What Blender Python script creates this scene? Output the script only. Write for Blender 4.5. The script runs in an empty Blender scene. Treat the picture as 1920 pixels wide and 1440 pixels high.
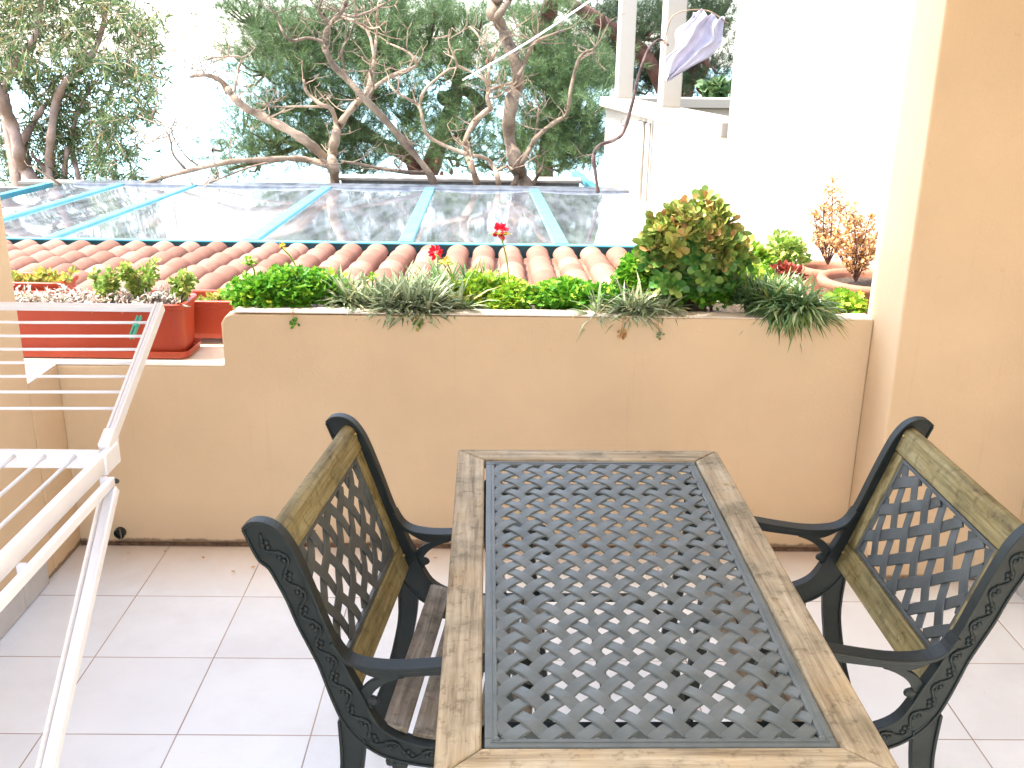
import bpy, math, random
import numpy as np
from mathutils import Vector, Matrix, noise as mnoise
R = math.radians
random.seed(7); rng = np.random.default_rng(7)
scene = bpy.context.scene
col = scene.collection

# ------------------------------------------------------------------ camera
F_PX, CAM_H, PITCH, YAW, ROLL = 1862.48, 1.6028, .31795, .014377, .01557
cy_, sy_ = math.cos(YAW), math.sin(YAW)
FW = Vector((sy_*math.cos(PITCH), cy_*math.cos(PITCH), -math.sin(PITCH)))
_rt = Vector((cy_, -sy_, 0)); _up = _rt.cross(FW)
RT = _rt*math.cos(ROLL)+_up*math.sin(ROLL); UP = -_rt*math.sin(ROLL)+_up*math.cos(ROLL)
cd = bpy.data.cameras.new('camera'); cam = bpy.data.objects.new('camera', cd); col.objects.link(cam)
cd.sensor_width = 36; cd.lens = F_PX/1920*36; cd.clip_start = .05; cd.clip_end = 5000
m = Matrix((RT, UP, -FW)).transposed().to_4x4(); m.translation = (0, 0, CAM_H); cam.matrix_world = m
scene.camera = cam

# ------------------------------------------------------------------ light
SUN = Vector((-.50, -.03, .87)).normalized()
w = bpy.data.worlds.new("World"); scene.world = w; w.use_nodes = True
nt = w.node_tree; nt.nodes.clear()
sky = nt.nodes.new('ShaderNodeTexSky'); sky.sky_type = 'NISHITA'; sky.sun_disc = False
sky.sun_elevation = math.asin(SUN.z); sky.sun_rotation = math.atan2(SUN.x, SUN.y)
sky.dust_density = 1.6; sky.air_density = 1.0; sky.ozone_density = .6
hs = nt.nodes.new('ShaderNodeHueSaturation'); hs.inputs['Saturation'].default_value = .68
bg = nt.nodes.new('ShaderNodeBackground'); bg.inputs[1].default_value = .15
out = nt.nodes.new('ShaderNodeOutputWorld')
nt.links.new(sky.outputs[0], hs.inputs['Color']); nt.links.new(hs.outputs[0], bg.inputs[0]); nt.links.new(bg.outputs[0], out.inputs[0])
sl = bpy.data.lights.new('sun', 'SUN'); sl.energy = 2.0; sl.angle = R(2.5); sl.color = (1, .95, .87)
so = bpy.data.objects.new('sun', sl); col.objects.link(so); so.rotation_euler = SUN.to_track_quat('Z', 'Y').to_euler()
scene.view_settings.view_transform = 'Standard'; scene.view_settings.look = 'None'
scene.view_settings.exposure = 3.0; scene.view_settings.gamma = 1

# ------------------------------------------------------------------ helpers
def at(px, py, Y):
    """world point at ground distance Y seen from the balcony in the direction of a photo pixel"""
    d = FW + RT*((px-960)/F_PX) - UP*((py-720)/F_PX)
    return Vector((0, 0, CAM_H)) + d*(Y/d.y)
def atZ(px, py, z):
    d = FW + RT*((px-960)/F_PX) - UP*((py-720)/F_PX)
    return Vector((0, 0, CAM_H)) + d*((z-CAM_H)/d.z)

def tag(o, label=None, cat=None, group=None, kind=None):
    if label: o['label'] = label
    if cat: o['category'] = cat
    if group: o['group'] = group
    if kind: o['kind'] = kind
    return o
def empty(name, loc=(0, 0, 0), rz=0, label=None, cat=None, group=None):
    o = bpy.data.objects.new(name, None); col.objects.link(o); o.location = loc; o.rotation_euler = (0, 0, rz)
    o.empty_display_size = .05
    return tag(o, label, cat, group)

class MB:
    def __init__(s): s.v = []; s.f = []; s.arr = []
    def add(s, vs, fs):
        b = len(s.v); s.v += [tuple(v) for v in vs]; s.f += [tuple(i+b for i in f) for f in fs]; return s
    def box(s, x0, x1, y0, y1, z0, z1):
        vs = [(x, y, z) for z in (z0, z1) for y in (y0, y1) for x in (x0, x1)]
        return s.add(vs, [(0, 2, 3, 1), (4, 5, 7, 6), (0, 1, 5, 4), (2, 6, 7, 3), (0, 4, 6, 2), (1, 3, 7, 5)])
    def obox(s, c, ax, ay, az, hx, hy, hz):
        c = Vector(c); vs = [c+ax*(i*hx)+ay*(j*hy)+az*(k*hz) for k in (-1, 1) for j in (-1, 1) for i in (-1, 1)]
        return s.add(vs, [(0, 2, 3, 1), (4, 5, 7, 6), (0, 1, 5, 4), (2, 6, 7, 3), (0, 4, 6, 2), (1, 3, 7, 5)])
    def bar(s, a, b, w, h, up=(0, 0, 1)):
        a = Vector(a); b = Vector(b); d = (b-a).normalized(); x = d.cross(Vector(up)).normalized(); z = x.cross(d)
        return s.obox((a+b)/2, x, d, z, w/2, (b-a).length/2, h/2)
    def prism(s, poly, f0, f1):
        """poly: 2d points, f0/f1 map 2d -> 3d for both ends"""
        n = len(poly); vs = [f0(*p) for p in poly]+[f1(*p) for p in poly]
        fs = [tuple(range(n-1, -1, -1)), tuple(range(n, 2*n))]+[(i, (i+1) % n, n+(i+1) % n, n+i) for i in range(n)]
        return s.add(vs, fs)
    def strip(s, A, B, y0, y1):
        """plate between two 2d polylines A,B in the xz plane from y0 to y1"""
        n = len(A); vs = []
        for y in (y0, y1):
            vs += [(a[0], y, a[1]) for a in A]+[(b[0], y, b[1]) for b in B]
        fs = []
        for i in range(n-1):
            fs += [(i, i+1, n+i+1, n+i), (2*n+i, 3*n+i, 3*n+i+1, 2*n+i+1), (i, 2*n+i, 2*n+i+1, i+1), (n+i, n+i+1, 3*n+i+1, 3*n+i)]
        fs += [(0, n, 3*n, 2*n), (n-1, 3*n-1, 4*n-1, 2*n-1)]
        return s.add(vs, fs)
    def tube(s, pts, rad, n=8, cap=True, bump=0):
        pts = [Vector(p) for p in pts]; m_ = len(pts)
        if not hasattr(rad, '__len__'): rad = [rad]*m_
        vs = []; fs = []; up = None
        for i, p in enumerate(pts):
            d = (pts[min(i+1, m_-1)]-pts[max(i-1, 0)])
            if d.length < 1e-9: d = Vector((0, 0, 1))
            d.normalize()
            if up is None: up = Vector((0, 0, 1)) if abs(d.z) < .9 else Vector((1, 0, 0))
            x = d.cross(up).normalized(); up = x.cross(d)
            for k in range(n):
                a = 2*math.pi*k/n; r = rad[i]*(1+(random.uniform(-bump, bump) if bump else 0))
                vs.append(p+x*math.cos(a)*r+up*math.sin(a)*r)
        for i in range(m_-1):
            for k in range(n): fs.append((i*n+k, i*n+(k+1) % n, (i+1)*n+(k+1) % n, (i+1)*n+k))
        if cap: fs += [tuple(range(n-1, -1, -1)), tuple((m_-1)*n+k for k in range(n))]
        return s.add(vs, fs)
    def lathe(s, c, prof, n=32, sx=1, sy=1):
        vs = []; fs = []; k = len(prof)
        for i in range(n):
            a = 2*math.pi*i/n
            for r, z in prof: vs.append((c[0]+r*math.cos(a)*sx, c[1]+r*math.sin(a)*sy, c[2]+z))
        for i in range(n):
            j = (i+1) % n
            for q in range(k-1): fs.append((i*k+q, j*k+q, j*k+q+1, i*k+q+1))
        return s.add(vs, fs)
    def ball(s, c, r, sx=1, sy=1, sz=1, n=8, mseg=6):
        vs = []; fs = []
        for i in range(1, mseg):
            t = math.pi*i/mseg
            for k in range(n):
                a = 2*math.pi*k/n; vs.append((c[0]+r*sx*math.sin(t)*math.cos(a), c[1]+r*sy*math.sin(t)*math.sin(a), c[2]+r*sz*math.cos(t)))
        for i in range(mseg-2):
            for k in range(n): fs.append((i*n+k, (i+1)*n+k, (i+1)*n+(k+1) % n, i*n+(k+1) % n))
        vs += [(c[0], c[1], c[2]+r*sz), (c[0], c[1], c[2]-r*sz)]; t_ = len(vs)-2; b_ = t_+1
        for k in range(n): fs += [(t_, k, (k+1) % n), (b_, (mseg-2)*n+(k+1) % n, (mseg-2)*n+k)]
        return s.add(vs, fs)
    def build(s, name, mat, parent=None, origin=None, smooth=False, bevel=0, seg=2, sub=0, autosmooth=None):
        if origin is None:
            origin = Vector(parent.location) if (parent is not None and parent.get('_world')) else Vector((0, 0, 0))
            if parent is None:
                n = max(1, len(s.v)); origin = Vector((sum(v[0] for v in s.v)/n, sum(v[1] for v in s.v)/n, min(v[2] for v in s.v)))
        origin = Vector(origin)
        me = bpy.data.meshes.new(name)
        me.from_pydata([tuple(Vector(v)-origin) for v in s.v], [], s.f); me.update()
        return fin(me, name, mat, parent, origin, smooth, bevel, seg, sub)
def fin(me, name, mat, parent, origin, smooth=False, bevel=0, seg=2, sub=0):
    import bmesh
    bm = bmesh.new(); bm.from_mesh(me)
    if len(bm.faces) < 60000: bmesh.ops.recalc_face_normals(bm, faces=bm.faces)
    bm.to_mesh(me); bm.free()
    o = bpy.data.objects.new(name, me); col.objects.link(o); me.materials.append(mat)
    if parent is None: o.location = origin
    else: o.parent = parent
    if smooth:
        me.polygons.foreach_set('use_smooth', [True]*len(me.polygons))
        if smooth == 'angle': me.set_sharp_from_angle(angle=R(35))
    if bevel:
        b = o.modifiers.new('b', 'BEVEL'); b.width = bevel; b.segments = seg; b.limit_method = 'ANGLE'; b.angle_limit = R(40)
    if sub:
        b = o.modifiers.new('s', 'SUBSURF'); b.levels = sub; b.render_levels = sub
    return o
def wroot(*a, **k):
    o = empty(*a, **k); o['_world'] = 1; roots.append(o); return o
roots = []

def leaves(tv, tf, pos, direc, nrm, scale):
    """instantiate the template leaf (tv Nx3: x across, y along, z up) at many places in one mesh"""
    tv = np.array(tv, float); pos = np.asarray(pos, float); d = np.asarray(direc, float); n_ = np.asarray(nrm, float)
    d /= np.linalg.norm(d, axis=1, keepdims=True)+1e-9
    x = np.cross(d, n_); x /= np.linalg.norm(x, axis=1, keepdims=True)+1e-9
    z = np.cross(x, d); sc = np.asarray(scale, float).reshape(-1, 1, 1)
    V = (tv[None, :, 0, None]*x[:, None]+tv[None, :, 1, None]*d[:, None]+tv[None, :, 2, None]*z[:, None])*sc+pos[:, None]
    k = len(tv); n = len(pos)
    return V.reshape(-1, 3), [np.array(f)[None, :]+np.arange(n)[:, None]*k for f in tf]
def leafmesh(name, parts, mat, parent=None, origin=None, smooth=False):
    """parts: list of (V, [face arrays])"""
    allv = np.concatenate([p[0] for p in parts]); faces = []; b = 0
    lt = []; lv = []
    for V, fa in parts:
        for a in fa:
            lv.append((a+b).ravel()); lt.append(np.full(len(a), a.shape[1]))
        b += len(V)
    lv = np.concatenate(lv); lt = np.concatenate(lt)
    if origin is None: origin = Vector(parent.location) if parent is not None and parent.get('_world') else Vector((allv[:, 0].mean(), allv[:, 1].mean(), allv[:, 2].min()))
    allv = allv-np.array(origin)
    me = bpy.data.meshes.new(name); me.vertices.add(len(allv)); me.vertices.foreach_set('co', allv.astype(np.float32).ravel())
    me.loops.add(len(lv)); me.loops.foreach_set('vertex_index', lv.astype(np.int32))
    me.polygons.add(len(lt)); me.polygons.foreach_set('loop_start', np.concatenate([[0], np.cumsum(lt)[:-1]]).astype(np.int32)); me.polygons.foreach_set('loop_total', lt.astype(np.int32))
    if smooth: me.polygons.foreach_set('use_smooth', [True]*len(lt))
    me.update(calc_edges=True); me.validate()
    o = bpy.data.objects.new(name, me); col.objects.link(o); me.materials.append(mat)
    if parent is None: o.location = origin
    else: o.parent = parent
    return o
def rdir(n, up=0., spread=1.):
    v = rng.normal(size=(n, 3))*spread; v[:, 2] += up; return v/np.linalg.norm(v, axis=1, keepdims=True)

# ------------------------------------------------------------------ materials
def newmat(name):
    m_ = bpy.data.materials.new(name); m_.use_nodes = True; t = m_.node_tree; b = t.nodes['Principled BSDF']; return m_, t, b
def N(t, typ, **kw):
    n = t.nodes.new(typ)
    for k, v in kw.items():
        if k in n.inputs: n.inputs[k].default_value = v
        else: setattr(n, k, v)
    return n
def ramp(t, fac, stops):
    r = t.nodes.new('ShaderNodeValToRGB'); e = r.color_ramp.elements
    while len(e) < len(stops): e.new(.5)
    for i, (p, c) in enumerate(stops): e[i].position = p; e[i].color = (*c, 1)
    t.links.new(fac, r.inputs[0]); return r.outputs[0]
def coords(t, scale=(1, 1, 1), kind='Object'):
    tc = t.nodes.new('ShaderNodeTexCoord'); mp = t.nodes.new('ShaderNodeMapping'); mp.inputs['Scale'].default_value = scale
    t.links.new(tc.outputs[kind], mp.inputs[0]); return mp.outputs[0]
def noise(t, vec, scale, detail=4, rough=.55, out='Fac'):
    n = N(t, 'ShaderNodeTexNoise'); n.inputs['Scale'].default_value = scale; n.inputs['Detail'].default_value = detail; n.inputs['Roughness'].default_value = rough
    t.links.new(vec, n.inputs['Vector']); return n.outputs[out]
def bumpn(t, b, h, strength=.3, dist=.01):
    n = N(t, 'ShaderNodeBump'); n.inputs['Strength'].default_value = strength; n.inputs['Distance'].default_value = dist
    t.links.new(h, n.inputs['Height']); t.links.new(n.outputs[0], b.inputs['Normal'])
def mix(t, fac, a, b_, mode='MIX'):
    n = t.nodes.new('ShaderNodeMix'); n.data_type = 'RGBA'; n.blend_type = mode
    if isinstance(fac, (int, float)): n.inputs[0].default_value = fac
    else: t.links.new(fac, n.inputs[0])
    for i, v in ((6, a), (7, b_)):
        if isinstance(v, tuple): n.inputs[i].default_value = (*v, 1)
        else: t.links.new(v, n.inputs[i])
    return n.outputs[2]
def simple(name, c0, c1=None, rough=.6, scale=8, bump=.15, dist=.004, metal=0, stretch=(1, 1, 1), detail=5, lo=.3, hi=.7, spec=.5):
    m_, t, b = newmat(name); v = coords(t, stretch); n = noise(t, v, scale, detail)
    t.links.new(ramp(t, n, [(lo, c0), (hi, c1 or c0)]), b.inputs['Base Color'])
    b.inputs['Roughness'].default_value = rough; b.inputs['Metallic'].default_value = metal; b.inputs['Specular IOR Level'].default_value = spec
    if bump: bumpn(t, b, noise(t, v, scale*6, 4), bump, dist)
    return m_

def stucco(name, c, stain=True, amount=.10):
    m_, t, b = newmat(name); tc = t.nodes.new('ShaderNodeNewGeometry'); P = tc.outputs['Position']
    c2 = tuple(x*(1-amount) for x in c)
    base = ramp(t, noise(t, P, 2.2, 6, .6), [(.3, c2), (.65, c)])
    spots = ramp(t, noise(t, P, 26, 3, .5), [(.72, (1, 1, 1)), (.80, (.86, .80, .72))])
    base = mix(t, .5, base, spots, 'MULTIPLY')
    if stain:
        sep = t.nodes.new('ShaderNodeSeparateXYZ'); t.links.new(P, sep.inputs[0])
        # mould band near the floor, ragged upper edge
        mp = N(t, 'ShaderNodeMath', operation='MULTIPLY_ADD'); mp.inputs[1].default_value = .055; 
        t.links.new(noise(t, P, 7, 6, .7), mp.inputs[0]); mp.inputs[2].default_value = -.008
        sb = N(t, 'ShaderNodeMath', operation='SUBTRACT'); t.links.new(sep.outputs[2], sb.inputs[0]); t.links.new(mp.outputs[0], sb.inputs[1])
        f = N(t, 'ShaderNodeMapRange'); f.inputs[1].default_value = -.004; f.inputs[2].default_value = .004; t.links.new(sb.outputs[0], f.inputs[0])
        mold = ramp(t, noise(t, P, 60, 4), [(.35, (.035, .022, .014)), (.7, (.22, .12, .06))])
        base = mix(t, f.outputs[0], mold, base)
        # faint dirty wash a hand above it
        f2 = N(t, 'ShaderNodeMapRange'); f2.inputs[1].default_value = .02; f2.inputs[2].default_value = .16; f2.inputs[3].default_value = .35; f2.inputs[4].default_value = 0; t.links.new(sb.outputs[0], f2.inputs[0])
        base = mix(t, f2.outputs[0], base, (.52, .41, .29))
        ms = t.nodes.new('ShaderNodeMapping'); ms.inputs['Scale'].default_value = (26, 26, 1.3); t.links.new(P, ms.inputs[0])
        base = mix(t, .28, base, ramp(t, noise(t, ms.outputs[0], 1, 5, .6), [(.62, (1, 1, 1)), (.76, (.84, .80, .74))]), 'MULTIPLY')
        mv = N(t, 'ShaderNodeTexVoronoi', feature='DISTANCE_TO_EDGE'); mv.inputs['Scale'].default_value = 1.1
        wv = N(t, 'ShaderNodeVectorMath', operation='MULTIPLY_ADD'); wv.inputs[1].default_value = (.35, .35, .35); t.links.new(noise(t, P, 3, 5, .6, 'Color'), wv.inputs[0]); t.links.new(P, wv.inputs[2]); t.links.new(wv.outputs[0], mv.inputs['Vector'])
        ck = ramp(t, mv.outputs['Distance'], [(.0012, (.80, .74, .66)), (.003, (1, 1, 1))]); base = mix(t, .10, base, ck, 'MULTIPLY')
    t.links.new(base, b.inputs['Base Color']); b.inputs['Roughness'].default_value = .85; b.inputs['Specular IOR Level'].default_value = .2
    bumpn(t, b, noise(t, P, 130, 5, .6), .35, .003)
    return m_
WALL = (.72, .545, .35)
M = {}
M['stucco'] = stucco('stucco', WALL)
M['stucco_clean'] = stucco('stucco_clean', WALL, False)
M['cap'] = stucco('skylit_top', (.80, .70, .57), False, .10)  # wall colour lightened for the tops, skylight painted in
M['white'] = stucco('white_render', (.36, .318, .262), False, .05)
M['white_paint'] = simple('white_paint', (.82, .82, .83), (.87, .87, .88), .35, 20, .05, .001)
M['plastic_white'] = simple('white_plastic', (.78, .78, .80), (.84, .84, .85), .4, 12, .04, .001)

def floor_mat():
    m_, t, b = newmat('floor_tiles'); g = t.nodes.new('ShaderNodeNewGeometry'); P = g.outputs['Position']
    mp = t.nodes.new('ShaderNodeMapping'); mp.vector_type = 'POINT'; mp.inputs['Location'].default_value = (1.115+.33*20, -2.7285+.33*40, 0)
    t.links.new(P, mp.inputs[0]); sep = t.nodes.new('ShaderNodeSeparateXYZ'); t.links.new(mp.outputs[0], sep.inputs[0])
    def line(o):
        md = N(t, 'ShaderNodeMath', operation='PINGPONG'); md.inputs[1].default_value = .165; t.links.new(o, md.inputs[0])
        r = N(t, 'ShaderNodeMapRange'); r.inputs[1].default_value = .0012; r.inputs[2].default_value = .0022; t.links.new(md.outputs[0], r.inputs[0]); return r.outputs[0]
    a, c = line(sep.outputs[0]), line(sep.outputs[1])
    mn = N(t, 'ShaderNodeMath', operation='MINIMUM'); t.links.new(a, mn.inputs[0]); t.links.new(c, mn.inputs[1])
    # a slightly different white for every tile
    sn = N(t, 'ShaderNodeVectorMath', operation='SNAP'); sn.inputs[1].default_value = (.33, .33, 10); t.links.new(mp.outputs[0], sn.inputs[0])
    wn = t.nodes.new('ShaderNodeTexWhiteNoise'); t.links.new(sn.outputs[0], wn.inputs[0])
    tile = ramp(t, wn.outputs[0], [(0, (.765, .815, .85)), (1, (.815, .865, .90))])
    tile = mix(t, .5, tile, ramp(t, noise(t, P, 5, 6, .6), [(.35, (.93, .92, .93)), (.6, (1, 1, 1))]), 'MULTIPLY')
    sp = ramp(t, noise(t, P, 90, 2, .5), [(.76, (1, 1, 1)), (.79, (.55, .45, .38))]); tile = mix(t, .6, tile, sp, 'MULTIPLY')
    # beige tint, ragged, stronger towards the foot of the parapet
    sw = t.nodes.new('ShaderNodeSeparateXYZ'); t.links.new(P, sw.inputs[0])
    ad = N(t, 'ShaderNodeMath', operation='MULTIPLY_ADD'); ad.inputs[1].default_value = .3; t.links.new(noise(t, P, 3.5, 5, .65), ad.inputs[0]); t.links.new(sw.outputs[1], ad.inputs[2])
    dr = N(t, 'ShaderNodeMapRange'); dr.inputs[1].default_value = 2.86; dr.inputs[2].default_value = 3.26; dr.inputs[4].default_value = .75; t.links.new(ad.outputs[0], dr.inputs[0])
    tile = mix(t, dr.outputs[0], tile, (.60, .45, .31))
    tile = mix(t, .35, tile, ramp(t, noise(t, P, 1.7, 7, .7), [(.40, (.86, .83, .80)), (.52, (1, 1, 1))]), 'MULTIPLY')
    grout = ramp(t, noise(t, P, 2.5, 3), [(.35, (.28, .19, .15)), (.65, (.50, .42, .38))])
    t.links.new(mix(t, mn.outputs[0], grout, tile), b.inputs['Base Color'])
    b.inputs['Roughness'].default_value = .33; b.inputs['Specular IOR Level'].default_value = .35
    bumpn(t, b, mn.outputs[0], .5, .0015)
    return m_
M['floor'] = floor_mat()

def wood(name, stops, axis, gs=1.0):
    m_, t, b = newmat(name); st = [34, 34, 34]; st[axis] = 2.2
    v = coords(t, tuple(x*gs for x in st)); n = noise(t, v, 1.6, 8, .65)
    cdd = coords(t, (1, 1, 1)); big = noise(t, cdd, 7, 4, .6)
    c = ramp(t, n, stops)
    c = mix(t, .85, c, ramp(t, big, [(.34, (.50, .50, .44)), (.50, (1, 1, 1)), (.68, (1.0, .90, .74))]), 'MULTIPLY')
    c = mix(t, .7, c, ramp(t, noise(t, cdd, 42, 5, .7), [(.34, (.42, .40, .34)), (.46, (1, 1, 1))]), 'MULTIPLY')
    st2 = [120, 120, 120]; st2[axis] = 5
    fine = noise(t, coords(t, tuple(st2)), 1, 6, .7)
    c = mix(t, .6, c, ramp(t, fine, [(.36, (.45, .40, .34)), (.5, (1, 1, 1))]), 'MULTIPLY')
    t.links.new(c, b.inputs['Base Color']); b.inputs['Roughness'].default_value = .72; b.inputs['Specular IOR Level'].default_value = .3
    bumpn(t, b, fine, .5, .0015); return m_
TW = [(.28, (.14, .105, .06)), (.48, (.35, .285, .18)), (.72, (.49, .42, .295))]
CW = [(.28, (.09, .070, .026)), (.5, (.25, .205, .085)), (.72, (.37, .33, .18))]
SW = [(.28, (.12, .10, .07)), (.5, (.25, .21, .16)), (.72, (.38, .34, .28))]
for i, a in enumerate('xyz'):
    M['twood_'+a] = wood('table_wood_'+a, TW, i); M['cwood_'+a] = wood('chair_wood_'+a, CW, i); M['swood_'+a] = wood('slat_wood_'+a, SW, i)
def iron(name, c0, c1, rust=(.12, .06, .035), rough=.5):
    m_, t, b = newmat(name); v = coords(t); n = noise(t, v, 14, 6, .6)
    c = ramp(t, n, [(.3, c0), (.7, c1)]); r = ramp(t, noise(t, v, 22, 5, .7), [(.66, (0, 0, 0)), (.74, (1, 1, 1))])
    c = mix(t, r, c, rust); t.links.new(c, b.inputs['Base Color'])
    b.inputs['Roughness'].default_value = rough; b.inputs['Metallic'].default_value = 0; b.inputs['Specular IOR Level'].default_value = .35
    bumpn(t, b, noise(t, v, 150, 4, .6), .35, .0015); return m_
M['iron_table'] = iron('painted_cast_iron_grey', (.074, .088, .082), (.122, .138, .130), (.17, .12, .09), .5)
M['iron_panel'] = iron('painted_cast_iron_panel', (.045, .054, .053), (.08, .09, .088), (.12, .08, .06), .5)
M['iron_dark'] = iron('painted_cast_iron_dark', (.006, .010, .009), (.013, .019, .017), (.03, .03, .025), .55)
M['brass'] = simple('brass_screw', (.35, .25, .08), (.45, .33, .12), .35, 60, .1, .001, .9)
M['terracotta_plastic'] = simple('red_plastic', (.33, .036, .012), (.39, .052, .018), .45, 5, .06, .002)
M['terracotta'] = simple('terracotta', (.24, .085, .045), (.34, .145, .085), .8, 12, .25, .003)
M['soil'] = simple('soil', (.03, .018, .010), (.12, .075, .045), .95, 40, .9, .02)
M['fascia'] = simple('fascia_green', (.010, .035, .038), (.02, .06, .06), .4, 4, .05)
M['cyan_paint'] = simple('pale_blue_paint', (.05, .25, .31), (.08, .31, .37), .5, 5, .1)
M['teal_paint'] = simple('teal_paint', (.08, .30, .29), (.12, .36, .34), .5, 5, .1)
M['concrete'] = simple('concrete', (.10, .097, .09), (.19, .182, .168), .9, 3, .4, .01, stretch=(6, 1, .6))
M['cream_top'] = simple('cream_concrete', (.20, .18, .155), (.28, .25, .21), .85, 5, .3, .01)
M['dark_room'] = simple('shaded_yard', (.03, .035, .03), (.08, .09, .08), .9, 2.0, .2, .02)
M['pipe'] = simple('black_pipe', (.008, .010, .009), (.035, .04, .03), .5, 30, .3)
M['peg'] = simple('green_plastic', (.05, .42, .30), (.08, .50, .36), .35, 10, .03)
M['rope'] = simple('white_rope', (.7, .7, .68), None, .7, 60, .1)
M['skirt'] = simple('skirting_tile', (.46, .45, .44), (.58, .57, .56), .35, 9, .05)
M['grout'] = simple('dirty_joint', (.05, .03, .02), (.20, .12, .07), .9, 30, .4)
M['bark_pale'] = simple('pale_bark', (.24, .15, .095), (.50, .36, .25), .85, 9, .7, .02)
M['bark_fig'] = simple('grey_brown_bark', (.145, .092, .058), (.34, .24, .16), .85, 5, .8, .02)
M['bark_brown'] = simple('brown_bark', (.07, .045, .028), (.19, .135, .088), .85, 5, .8, .02)
M['bark_dark'] = simple('dark_bark', (.035, .02, .018), (.10, .055, .045), .9, 6, .7, .02)
M['bark_pine'] = simple('pine_bark', (.055, .022, .016), (.17, .07, .05), .9, 6, .9, .03)
M['bark_pink'] = simple('pink_bark', (.17, .11, .085), (.36, .25, .20), .85, 4, .5, .02)
M['ground'] = simple('dry_ground', (.16, .14, .09), (.28, .25, .18), .95, .6, .5, .05)

def leafmat(name, stops, rough=.5, trans=.25, bump=0):
    m_, t, b = newmat(name); g = t.nodes.new('ShaderNodeNewGeometry')
    c = ramp(t, g.outputs['Random Per Island'], stops)
    c = mix(t, .7, c, ramp(t, noise(t, g.outputs['Position'], 13, 4), [(.33, (.55, .62, .5)), (.5, (1, 1, 1)), (.68, (1, .95, .6))]), 'MULTIPLY')
    t.links.new(c, b.inputs['Base Color']); b.inputs['Roughness'].default_value = rough; b.inputs['Specular IOR Level'].default_value = .35
    if trans:
        tr = t.nodes.new('ShaderNodeBsdfTranslucent'); t.links.new(c, tr.inputs[0]); mx = t.nodes.new('ShaderNodeMixShader'); mx.inputs[0].default_value = trans
        t.links.new(b.outputs[0], mx.inputs[1]); t.links.new(tr.outputs[0], mx.inputs[2]); t.links.new(mx.outputs[0], t.nodes['Material Output'].inputs[0])
    return m_
M['leaf_bright'] = leafmat('mound_leaf', [(0, (.05, .19, .015)), (.5, (.11, .33, .025)), (.85, (.22, .46, .04)), (1, (.42, .55, .05))])
M['leaf_lime'] = leafmat('lime_leaf', [(0, (.10, .27, .02)), (.5, (.25, .45, .04)), (.9, (.42, .50, .05)), (1, (.5, .40, .06))])
M['leaf_grey'] = leafmat('grey_leaf', [(0, (.16, .22, .11)), (.5, (.31, .37, .22)), (.9, (.47, .50, .34)), (1, (.52, .44, .22))])
M['leaf_spike'] = leafmat('spiky_leaf', [(0, (.06, .15, .045)), (.5, (.16, .28, .10)), (.9, (.34, .43, .22)), (1, (.46, .40, .14))])
M['leaf_jade'] = leafmat('rosette_leaf', [(0, (.12, .22, .05)), (.35, (.24, .32, .07)), (.7, (.40, .40, .10)), (.92, (.48, .36, .12)), (1, (.55, .25, .12))], .35, .15)
M['leaf_jade_green'] = leafmat('rosette_leaf_green', [(0, (.05, .18, .04)), (.5, (.15, .32, .07)), (1, (.34, .44, .12))], .35, .12)
M['leaf_small'] = leafmat('sprig_leaf', [(0, (.14, .26, .05)), (.5, (.28, .42, .09)), (.9, (.48, .54, .15)), (1, (.58, .50, .18))], .5, .2)
M['leaf_yellow'] = leafmat('yellow_sprig', [(0, (.22, .28, .06)), (.5, (.42, .44, .09)), (1, (.55, .42, .10))], .5, .3)
M['leaf_dry'] = leafmat('dry_leaf', [(0, (.40, .18, .06)), (.5, (.60, .33, .13)), (1, (.70, .46, .24))], .7, .3)
M['leaf_red'] = leafmat('red_leaf', [(0, (.20, .03, .02)), (1, (.38, .08, .05))], .6, .2)
M['dead_stem'] = leafmat('withered_stem', [(0, (.42, .33, .27)), (.5, (.68, .62, .56)), (1, (.78, .74, .69))], .8, .1)
M['petal_red'] = leafmat('red_petal', [(0, (.55, .008, .03)), (1, (.75, .02, .05))], .5, .3)
M['petal_yellow'] = leafmat('yellow_petal', [(0, (.65, .42, .03)), (1, (.72, .52, .08))], .5, .3)
M['leaf_olive'] = leafmat('narrow_leaf', [(0, (.04, .08, .03)), (.5, (.09, .15, .05)), (.88, (.19, .23, .09)), (1, (.36, .26, .09))], .5, .3)
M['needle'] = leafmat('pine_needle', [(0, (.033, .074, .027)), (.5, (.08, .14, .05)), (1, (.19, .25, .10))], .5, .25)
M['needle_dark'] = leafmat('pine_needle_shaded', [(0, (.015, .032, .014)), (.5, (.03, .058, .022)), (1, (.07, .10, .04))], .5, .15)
M['cone'] = simple('cone_brown', (.10, .045, .025), (.22, .11, .06), .9, 30, .5)
M['far_green'] = leafmat('far_shrub_leaf', [(0, (.04, .09, .03)), (.5, (.08, .15, .05)), (1, (.16, .22, .09))], .6, .2)

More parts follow.
